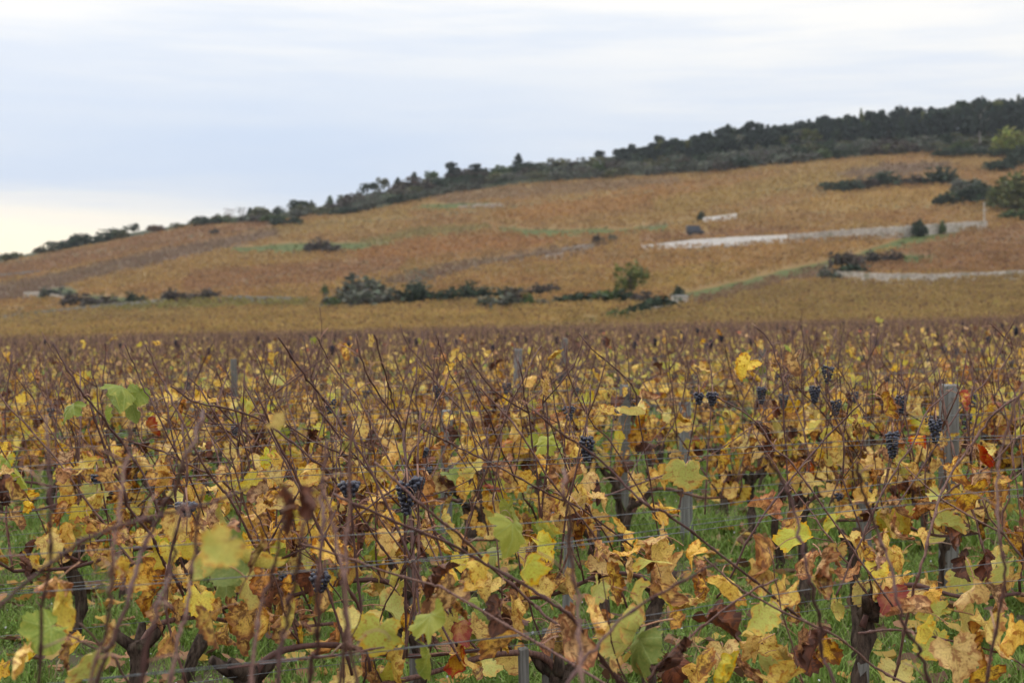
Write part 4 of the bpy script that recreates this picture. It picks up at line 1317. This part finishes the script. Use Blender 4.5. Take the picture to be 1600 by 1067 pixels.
Y_, GO, LI, GR, TA, BR, RE = 'yellow', 'gold', 'lime', 'green', 'tan', 'brown', 'red'
HL = [  # px, py, size px, kind  (row follows from the size)
    (165, 825, 48, GO), (140, 815, 34, GO), (195, 838, 40, GO), (75, 853, 42, Y_), (152, 862, 34, TA), (300, 830, 48, GO), (352, 838, 40, GO), (245, 867, 36, LI), (185, 905, 46, GO), (228, 893, 46, GO),
    (215, 905, 40, Y_), (330, 882, 74, LI), (372, 872, 70, GR), (405, 880, 62, LI), (350, 905, 44, GR), (312, 935, 40, LI), (85, 915, 62, TA), (97, 945, 66, LI), (72, 985, 58, GR), (62, 1005, 50, LI), (28, 1030, 66, Y_), (100, 1015, 52, GO), (118, 1005, 44, Y_),
    (242, 962, 46, GO), (262, 1000, 38, Y_), (325, 970, 60, GO), (347, 985, 36, Y_), (383, 962, 50, GO), (383, 985, 40, GO), (420, 962, 42, TA), (455, 960, 46, LI), (470, 962, 42, TA), (400, 845, 30, TA), (455, 862, 24, RE), (478, 868, 34, LI), (275, 812, 42, Y_), (330, 800, 40, TA),
    (600, 800, 34, GO), (618, 832, 36, BR), (654, 846, 40, BR), (700, 925, 66, GO), (690, 895, 56, BR), (690, 852, 34, Y_), (628, 872, 38, GO), (605, 885, 30, Y_), (588, 925, 32, Y_), (640, 935, 28, Y_), (592, 985, 52, LI), (580, 1000, 44, LI), (672, 965, 52, GR), (700, 970, 40, LI), (738, 972, 50, GR), (640, 990, 42, LI),
    (668, 1028, 56, GR), (712, 1030, 44, RE), (572, 1030, 46, TA), (580, 1055, 40, GO), (776, 955, 54, BR), (790, 950, 40, GO), (778, 1000, 54, GO), (802, 1028, 50, Y_), (768, 1035, 38, LI), (785, 992, 40, BR), (775, 862, 50, GR), (825, 888, 52, LI), (800, 825, 54, GR), (842, 832, 42, GR), (795, 795, 40, GR), (846, 850, 40, LI), (742, 1048, 34, GO),
    (892, 990, 84, TA), (945, 985, 50, GO), (985, 985, 84, LI), (1000, 1010, 70, GR), (958, 905, 48, GO), (945, 862, 48, GO), (950, 885, 30, LI), (985, 862, 44, Y_), (1032, 797, 36, Y_), (1028, 840, 50, Y_), (1020, 878, 50, LI), (1045, 885, 46, Y_), (1000, 935, 58, LI), (1035, 925, 54, GO), (1062, 1022, 66, BR), (1050, 1040, 44, BR),
    (1098, 890, 52, TA), (1100, 915, 44, GO), (1082, 940, 46, Y_), (1118, 972, 62, BR), (1098, 1030, 52, GO), (1130, 1040, 54, LI), (1085, 1052, 50, Y_), (1180, 1010, 50, Y_), (1165, 1045, 50, TA), (1205, 1035, 48, LI),
    (1202, 866, 66, GO), (1242, 838, 46, LI), (1303, 815, 34, LI), (1262, 878, 48, TA), (1288, 882, 62, TA), (1280, 908, 54, GO), (1228, 925, 58, Y_), (1195, 955, 60, LI), (1240, 960, 44, GO), (1308, 945, 40, LI), (1375, 866, 54, TA), (1352, 858, 40, GO), (1408, 870, 40, Y_), (1365, 896, 24, Y_), (1480, 815, 44, LI), (1488, 805, 36, TA),
    (1508, 880, 40, BR), (1505, 898, 38, LI), (1545, 880, 42, BR), (1390, 928, 42, RE), (1445, 915, 44, Y_), (1455, 930, 42, Y_), (1432, 952, 58, TA), (1522, 925, 66, Y_), (1555, 925, 50, TA), (1548, 985, 76, Y_), (1512, 960, 50, LI), (1495, 1022, 66, Y_), (1530, 1010, 56, GO), (1592, 830, 48, TA), (1590, 850, 40, GO),
    (1455, 1005, 46, LI), (1362, 1000, 36, LI), (1402, 1048, 44, LI), (1545, 1050, 50, GO), (1275, 1000, 60, BR), (1268, 1020, 46, BR), (1290, 1015, 40, GO), (1240, 1045, 44, Y_), (1225, 1020, 44, Y_), (1325, 1030, 30, Y_), (1585, 985, 54, Y_),
    (452, 785, 62, BR), (482, 778, 52, BR), (365, 728, 32, Y_), (425, 745, 46, Y_), (415, 765, 46, TA), (432, 720, 36, Y_), (480, 740, 40, Y_), (345, 735, 22, Y_), (190, 608, 44, GR), (175, 625, 38, GR), (215, 615, 36, GR), (112, 636, 36, GR), (165, 645, 30, GR), (205, 635, 36, GR),
    (543, 545, 22, GO), (580, 530, 18, Y_), (283, 634, 30, TA), (870, 552, 24, Y_), (1240, 562, 32, GO), (1208, 562, 26, GO), (1168, 568, 32, Y_), (1380, 618, 38, TA), (1385, 630, 40, GO), (1505, 622, 32, RE), (1535, 708, 40, RE), (1560, 755, 48, GO), (1520, 768, 48, GO), (1530, 750, 40, TA),
    (855, 690, 36, GR), (648, 694, 34, GO), (1072, 735, 44, LI), (985, 645, 40, LI), (1000, 640, 30, GO), (1010, 620, 30, TA), (1188, 668, 36, BR), (1170, 690, 30, Y_), (1172, 705, 36, GO), (1000, 680, 30, GO), (690, 620, 26, TA), (100, 740, 40, TA), (170, 745, 44, GO), (30, 750, 40, GR), (20, 770, 46, GO), (130, 725, 36, Y_), (8, 760, 40, BR), (220, 722, 34, Y_), (1395, 770, 30, BR), (1400, 690, 24, TA), (1110, 720, 26, GO),
]
for i, (px, py, sz, kind) in enumerate(HL):
    rg = random.Random(6000 + i)
    r = 0 if (px in (452, 482) and kind == BR) else 1 if sz >= 52 else 2 if sz >= 40 else 3 if sz >= 31 else 5
    if py < 760 and r == 1: r = 2
    P = row_pt(r, px, py, rg.uniform(-.12, .15))
    v = nearest(r, P)
    size = min(.14, sz * 1.2 / FPX * P[1])
    add_leaf(v, P, kind, size, math.pi + rg.gauss(0, .75), 'hi', rg, tilt=.4, centre=True)
    if py > 640 and rg.random() < .55:
        P2 = P + np.array([rg.uniform(-.11, .11), rg.uniform(.0, .16), rg.uniform(-.09, .10)])
        add_leaf(v, P2, rg.choice((kind, 'yellow', 'yellow', 'lime', 'gold', 'tan')), size * rg.uniform(.6, .95), math.pi + rg.gauss(0, .9), 'hi', rg, tilt=.5, centre=True)

HB = [  # px, py (middle), height px, row
    (1462, 671, 42, 3), (1395, 693, 48, 3), (1408, 630, 32, 4), (1273, 615, 32, 4), (1190, 616, 32, 5), (1092, 622, 24, 4), (1113, 622, 26, 4), (917, 700, 46, 3),
    (635, 775, 60, 2), (652, 752, 22, 2), (662, 706, 20, 4), (668, 735, 20, 4), (858, 812, 30, 4), (545, 763, 34, 2), (290, 792, 26, 2), (499, 908, 40, 2), (447, 908, 30, 3), (753, 736, 14, 6), (1312, 775, 14, 4), (1500, 830, 22, 3), (150, 745, 14, 4)]
for i, (px, py, h, r) in enumerate(HB):
    rg = random.Random(8000 + i)
    P = row_pt(r, px, py - h * .45, rg.uniform(-.26, -.16))
    v = nearest(r, P)
    hm = h / FPX * P[1]
    L = max(.03, hm - .02)
    n = int(12 + hm * 400)
    st = link('grape_bunch', STALK, v.root, loc=P - v.o, scale=1.0)
    for p in bunch_spots(rg, n, L, .020 if h < 26 else .026):
        k = rg.uniform(.9, 1.12)
        link('grape', BERRY, st, loc=p + (0, 0, .02), rot=(rg.uniform(0, 6), rg.uniform(0, 6), 0), scale=(k, k, k * 1.06))
    v.nb += 1
    b0 = np.array([P[0] + rg.uniform(-.14, .14), P[1] + .05, gz(P[0], P[1]) + .54])
    pth = smooth_path([b0, (b0 + P) / 2 + (rg.gauss(0, .03), rg.gauss(0, .02), .0), P + (0, .004, .028), P + (rg.uniform(-.05, .05), .03, rg.uniform(.06, .2))], 14)
    if P[2] - b0[2] > .12:
        link('cane', cane_geom(pth - v.o, .0042, .0024, rg, 5).build('vine_cane', [M['cane'], M['pale_stub']], True), v.root)

# ------------------------------------------------------------------ whole-mesh vines of the farther rows
KC = {'yellow': (0.72, 0.53, 0.13), 'gold': (0.68, 0.43, 0.11), 'lime': (0.52, 0.48, 0.11), 'green': (0.20, 0.27, 0.06), 'tan': (0.56, 0.34, 0.16), 'brown': (0.16, 0.07, 0.035), 'red': (0.45, 0.12, 0.05)}
KN, KV = list(KC), np.array(list(KC.values()))
def far_vine_geo(rg, canes, leaves, leaf, cane_r, bunches=0):
    """vertices, quads and colours of one small vine round the origin; the row runs along PHI"""
    V, F, C, off = [], [], [], 0
    nx = rg.uniform(-.45, .45, canes)
    for i in range(canes):
        top = 1.0 + .42 * rg.beta(1.7, 1.3) + (.10 if rg.uniform() < .08 else 0)
        ln = rg.normal(-.08, .26)
        b0 = np.array([nx[i] * EX, nx[i] * EY, .5])
        p1 = b0 + np.array([ln * .5 * EX, ln * .5 * EY + rg.normal(0, .05), (top - .5) * .55])
        p2 = b0 + np.array([ln * EX + rg.normal(0, .06), ln * EY + rg.normal(0, .08), top - .5])
        v, f = tube([b0, p1, p2], [cane_r, cane_r * .85, cane_r * .55], 3, False)
        V.append(v); F.append(np.array(f) + off); off += len(v)
        C.append(np.tile((np.array((0.15, 0.085, 0.072)) if leaf < .11 else np.array((0.27, 0.165, 0.12))) * rg.uniform(.5, 1.6), (len(v), 1)))
    z = .42 + rg.beta(1.4, 2.0, leaves) * .70 + (rg.uniform(size=leaves) < .07) * .22
    P = np.stack([rg.uniform(-.52, .52, leaves) * EX, 0 * z, z], 1)
    P[:, 1] = P[:, 0] / EX * EY + rg.normal(0, .10, leaves); P[:, 0] += rg.normal(0, .08, leaves)
    k = rg.choice(7, leaves, p=np.array([34, 25, 14, 3, 14, 10, 3]) / 103)
    v, f, c = cards(P, leaf, KV[k] * rg.uniform(.7, 1.15, (leaves, 1)), rng=rg)
    V.append(v); F.append(f + off); C.append(c); off += len(v)
    for i in range(bunches):
        q = np.array([rg.uniform(-.45, .45) * EX, 0, rg.uniform(1.05, 1.3)]); q[1] = q[0] / EX * EY
        v, f = tube([q + (0, 0, .05), q + (0, 0, .02), q + (0, 0, -.05), q + (0, 0, -.09)], [.012, .034, .03, .01], 5, False)
        V.append(v); F.append(np.array(f) + off); off += len(v)
        C.append(np.tile(np.array((0.02, 0.022, 0.035)), (len(v), 1)))
    return np.concatenate(V), np.concatenate(F), np.concatenate(C)
FARV = []
for j in range(16):
    rg = np.random.default_rng(700 + j)
    v, f, c = far_vine_geo(rg, int(rg.integers(11, 15)), int(rg.integers(32, 44)), .105, .0052, [0, 0, 0, 1][j % 4])
    v2, f2 = tube([(0, 0, -.1), (.02, .01, .25), (0, 0, .52)], [.035, .03, .028], 5, False)
    f = np.concatenate([f, np.array(f2) + len(v)]); v = np.concatenate([v, v2]); c = np.concatenate([c, np.tile((0.05, 0.038, 0.03), (len(v2), 1))])
    FARV.append((mesh('whole_vine', v, f, M['vinemix'], colors=c), [0, 0, 0, 1][j % 4]))
for v in VINES:
    if v.tier != 'C': continue
    j = rnd.randrange(16)
    if v.x < 0 and rnd.random() < .6: j = (j // 4) * 4
    bpy.data.objects.remove(v.root)
    v.root = link('grapevine', FARV[j][0], loc=(v.x, v.y, v.z), rot=(0, 0, rnd.choice((0, math.pi))), scale=rnd.uniform(.96, 1.03))
    v.nb = FARV[j][1]

def far_rows():
    V, F, C, off = [], [], [], 0
    rg = np.random.default_rng(77)
    protos = [far_vine_geo(np.random.default_rng(1700 + j), 11, 24, .115, .0060, 1 if j % 6 == 0 else 0) for j in range(14)]
    spots = [(v.x, v.y) for v in LATER]
    for r in range(34, 72):
        s = np.arange(-90, 120, 1.0) + rg.uniform(0, 1)
        for q in s:
            x, y = q * EX, row_d(r) + q * EY
            if 12 < y < 84 and abs(x / y) < .42: spots.append((x, y))
    for x, y in spots:
        if y > 84: continue
        v, f, c = protos[rg.integers(14)]
        a = rg.choice((0, math.pi))
        vv = v * (math.cos(a), math.cos(a), rg.uniform(.93, 1.03)) + (x + rg.normal(0, .06), y + rg.normal(0, .03), gz(x, y))
        V.append(vv); F.append(f + off); C.append(c * rg.uniform(.85, 1.12)); off += len(v)
    m = mesh('distant_vines', np.concatenate(V), np.concatenate(F), M['vinemix'], colors=np.concatenate(C))
    tag(link('distant_vines', m), 'far rows of reddish canes and yellow leaves at the back of the field', 'vineyard', kind='stuff')
far_rows()

# labels of the single vines
for r, lst in BYROW.items():
    for i, v in enumerate(sorted(lst, key=lambda v: v.x / v.y)):
        k = v.kinds
        tot = sum(k.values())
        if v.tier == 'C': look = 'far grapevine with reddish canes'
        elif tot < 4: look = 'nearly leafless grapevine'
        else:
            warm = k.get('yellow', 0) + k.get('gold', 0)
            gr = k.get('green', 0) + k.get('lime', 0)
            br = k.get('brown', 0) + k.get('tan', 0)
            best = max((warm, 'yellow leaved'), (gr * 1.35, 'greenish leaved'), (br * 1.35, 'browning'))[1]
            look = f'{best} grapevine'
        if v.nb: look += ' with dark grapes'
        tag(v.root, f'{look}, {ordinal(i + 1)} from left in {ordinal(r + 1)} row back', 'grapevine', 'grapevines standing in rows')

# ------------------------------------------------------------------ posts
def post_mesh(seed, w, h):
    rg = random.Random(seed)
    b = MB()
    n = 7
    ring = []
    for i in range(n):
        z = -.25 + (h + .25) * i / (n - 1)
        k = 1.0 + rg.uniform(-.03, .03)
        if i == n - 1: k *= .93
        c = .12
        pts = [(-.5, -.5 + c), (-.5 + c, -.5), (.5 - c, -.5), (.5, -.5 + c), (.5, .5 - c), (.5 - c, .5), (-.5 + c, .5), (-.5, .5 - c)]
        ring += [(x * w * k + rg.gauss(0, .001), y * w * k + rg.gauss(0, .001), z + (rg.uniform(-.012, .006) if i == n - 1 else 0)) for x, y in pts]
    f = [(i * 8 + j, i * 8 + (j + 1) % 8, (i + 1) * 8 + (j + 1) % 8, (i + 1) * 8 + j) for i in range(n - 1) for j in range(8)]
    f.append(tuple(range((n - 1) * 8, n * 8)))
    b.add(ring, f)
    return b.build('post_wood', M['post'])
STAPLE = MB(); STAPLE.tube([(-.012, .012, 0), (-.012, -.006, 0), (.012, -.006, 0), (.012, .012, 0)], .0022, 4)
STAPLE = STAPLE.build('wire_staple', M['staple'])
POSTS = [  # px, top py, width px, row, label
    (1484, 601, 25, 4, 'clean grey square post right of the hanging grape bunch, its top bare'),
    (697, 641, 19, 7, 'slim grey post left of centre with a curled leaf above its top'),
    (971, 602, 19, 7, 'grey post right of centre half hidden by yellow leaves'),
    (1074, 628, 19, 6, 'dark weathered post below the paired grape bunches'),
    (806, 545, 14, 11, 'small far post near the middle among bare canes'),
    (1352, 640, 22, 5, 'shadowed post behind canes right of the middle'),
    (886, 835, 17, 4, 'short low stake in the grass near the middle'),
    (857, 985, 18, 2, 'short stake at the bottom edge left of the middle'),
    (820, 1012, 18, 2, 'second short stake at the bottom edge near the middle'),
    (1345, 1035, 22, 2, 'short stub post at the bottom edge on the right'),
    (690, 605, 12, 11, 'thin far post behind the slim grey post'),
    (880, 528, 10, 14, 'tiny far post among the highest canes'),
    (650, 870, 20, 3, 'dark stake beside brown curled leaves left of centre'),
    (370, 560, 12, 11, 'thin far post in the left half'),
    (1190, 545, 12, 12, 'thin far post in the right half'),
]
for i, (px, py, w, r, label) in enumerate(POSTS):
    P = row_pt(r, px, py)
    z = gz(P[0], P[1])
    wd = w / FPX * P[1] * (1.0 if i == 0 else .86)
    if wd > .1: wd = .085
    h = max(.25, P[2] - z)
    o = tag(link('vineyard_post', post_mesh(i + 20, wd, h), loc=(P[0], P[1], z), rot=(R(rnd.uniform(-1.5, 1.5)), R(rnd.uniform(-2.5, 2.5)) if i else R(.6), PHI * rnd.uniform(.2, 1))), label, 'post', 'wooden posts holding the wires')
    if h > .5 and P[1] < 12:
        for zz in (.52, .80, 1.02):
            if zz < h - .03:
                link('staple', STAPLE, o, loc=(0, -wd / 2 + .002, zz))

# ------------------------------------------------------------------ trellis wires
WORD = {.50: 'lowest', .79: 'second lowest', .825: 'middle', 1.0: 'second highest', 1.03: 'highest'}
for r in range(0, 13):
    rg = random.Random(1200 + r)
    for hz, word in WORD.items():
        if r > 7 and hz in (.79, 1.0): continue
        if r == 0 and hz > .9: continue
        sA = -(.55 * row_d(r)) / EX; sB = (.75 * row_d(r)) / EX
        n = 30
        pts = []
        ph = rg.uniform(0, 6); zoff = rg.uniform(-.025, .025)
        for k in range(n):
            s = sA + (sB - sA) * k / (n - 1)
            x, y = s * EX, row_d(r) + s * EY
            sag = .018 * math.sin(s * 1.1 + ph) + .008 * math.sin(s * 2.7 + ph * 2)
            pts.append((x + .03 * math.sin(s * .8 + ph * 3) * -EY, y + .03 * math.sin(s * .8 + ph * 3) * EX, gz(x, y) + hz + zoff + sag))
        P = np.array(pts); o = P[n // 2].copy()
        b = MB(); b.tube(P - o, 0.00105 if r < 6 else .0013, 4)
        tag(link('trellis_wire', b.build('trellis_wire', M['wire'], True), loc=o), f'{word} thin steel wire of the {ordinal(r + 1)} vine row back', 'wire', 'trellis wires')

# ------------------------------------------------------------------ grass, weeds, litter
def grass():
    V, F, C, off = [], [], [], 0
    for ya, yb, dens, w, h in ((5.0, 8.5, 6500, .0036, .05), (8.5, 13, 2600, .006, .08), (13, 21, 900, .011, .10)):
        n = int((.40 * (yb ** 2 - ya ** 2) + 1.8 * (yb - ya)) * dens)
        y = np.sqrt(nr.uniform(ya ** 2, yb ** 2, n)); x = nr.uniform(-1, 1, n) * (.40 * y + .9)
        den = vnoise(x * 3.1, y * 3.1, 31) * .6 + vnoise(x * 9, y * 9, 32) * .4
        rowpos = ((y - KROW * x) - 1.95) / 1.1
        dist = np.abs(rowpos - np.round(rowpos)) * 1.1
        keep = (den + np.clip(dist - .12, -.2, .25) * .8 > nr.uniform(.22, .62, n))
        x, y, den = x[keep], y[keep], den[keep]; n = len(x)
        z = ground(x, y) - .01 + .05 * (vnoise(x * 1.3, y * 1.3, 1) - .5)
        a = nr.uniform(0, 6.283, n); H = h * nr.gamma(4, .25, n) * (.45 + den); le = nr.uniform(.2, 1.1, n) * H
        wd = w * nr.uniform(.6, 1.4, n)
        dx, dy = np.cos(a), np.sin(a)
        px_, py_ = -dy * wd, dx * wd
        v = np.empty((n, 5, 3))
        v[:, 0] = np.stack([x - px_, y - py_, z], 1); v[:, 1] = np.stack([x + px_, y + py_, z], 1)
        v[:, 2] = np.stack([x + dx * le * .35 + px_ * .8, y + dy * le * .35 + py_ * .8, z + H * .6], 1)
        v[:, 3] = np.stack([x + dx * le * .35 - px_ * .8, y + dy * le * .35 - py_ * .8, z + H * .6], 1)
        v[:, 4] = np.stack([x + dx * le, y + dy * le, z + H], 1)
        col = np.array((.155, .235, .045)) * nr.uniform(.6, 1.4, (n, 1)) + np.array((.03, .02, .012)) * nr.uniform(-1, 1.4, (n, 1))
        dead = nr.uniform(size=n) < .05; col[dead] = (.30, .25, .13)
        b = off + np.arange(n) * 5
        V.append(v.reshape(-1, 3)); C.append(np.repeat(np.clip(col, .01, 1), 5, 0)); off += n * 5
        F.append(np.stack([b, b + 1, b + 2, b + 3], 1)); F.append(np.stack([b + 3, b + 2, b + 4, b + 4], 1)[:, [0, 1, 2, 2]])
    # broad-leaved weeds
    n = 80000
    y = np.sqrt(nr.uniform(25, 14 ** 2, n)); x = nr.uniform(-1, 1, n) * (.40 * y + .7)
    keep = vnoise(x * 2.3, y * 2.3, 41) > nr.uniform(.2, .8, n)
    x, y = x[keep], y[keep]; n = len(x)
    P = np.stack([x, y, ground(x, y) + nr.uniform(.0, .07, n)], 1)
    col = np.array((.15, .235, .05)) * nr.uniform(.55, 1.5, (n, 1))
    v, f, c = cards(P, .023, col); v[:, 2] = P[:, 2].repeat(4) + (v[:, 2] - P[:, 2].repeat(4)) * .5
    V.append(v); F.append(f + off); C.append(c); off += len(v)
    # seed heads and tiny pale flowers
    n = 420
    y = np.sqrt(nr.uniform(25, 11 ** 2, n)); x = nr.uniform(-1, 1, n) * (.40 * y + .7)
    P = np.stack([x, y, ground(x, y) + nr.uniform(.06, .13, n)], 1)
    v, f, c = cards(P, .012, np.tile((.62, .62, .66), (n, 1))); V.append(v); F.append(f + off); C.append(c); off += len(v)
    Fa = np.concatenate(F)
    tri = Fa[:, 2] == Fa[:, 3]
    faces = [tuple(q) for q in Fa[~tri].tolist()] + [tuple(q[:3]) for q in Fa[tri].tolist()]
    tag(link('grass', mesh('grass', np.concatenate(V), faces, M['grass'], colors=np.concatenate(C))), 'green grass and weeds growing between the vine rows', 'grass', kind='stuff')
grass()

def litter():
    n = 3200
    y = np.sqrt(nr.uniform(25, 15 ** 2, n)); x = nr.uniform(-1, 1, n) * (.40 * y + .7)
    P = np.stack([x, y, ground(x, y) + nr.uniform(.015, .06, n)], 1)
    o = outline(12)
    V, F, C, off = [], [], [], 0
    k = nr.choice(4, n, p=[.22, .18, .28, .32]); pal = np.array([(.5, .33, .07), (.45, .24, .06), (.30, .16, .08), (.12, .06, .035)])
    for i in range(n):
        s = nr.uniform(.06, .10); a = nr.uniform(0, 6.283)
        q = np.vstack([[(0, .25)], o])
        zz = nr.uniform(.1, .9) * (q[:, 0] ** 2 + (q[:, 1] - .25) ** 2) + nr.normal(0, .05, 13)
        ca, sa = math.cos(a), math.sin(a)
        tx = nr.normal(0, .35); 
        w = np.stack([(q[:, 0] * ca - q[:, 1] * sa), (q[:, 0] * sa + q[:, 1] * ca), zz + tx * q[:, 0]], 1) * s + P[i]
        V.append(w); F += [(off, off + 1 + (j + 1) % 12, off + 1 + j) for j in range(12)]
        C.append(np.tile(pal[k[i]] * nr.uniform(.7, 1.2), (13, 1))); off += 13
    tag(link('fallen_leaves', mesh('fallen_leaves', np.concatenate(V), F, M['grass'], True, colors=np.concatenate(C))), 'brown and yellow fallen vine leaves lying in the grass', 'leaves', kind='stuff')
litter()

# ------------------------------------------------------------------ thin autumn haze over the slope
def haze():
    m, g = new_mat('haze_air')
    v = g.n('ShaderNodeVolumePrincipled')
    v.inputs['Color'].default_value = (0.86, 0.92, 1.0, 1)
    v.inputs['Density'].default_value = 0.00010
    o = g.n('ShaderNodeOutputMaterial')
    g.put(o.inputs['Volume'], v.outputs[0])
    b = MB(); b.box((0, 640, 42), (4400, 1480, 156))
    tag(link('haze', b.build('haze', m)), 'thin pale autumn haze over the fields', 'haze', kind='stuff')
haze()
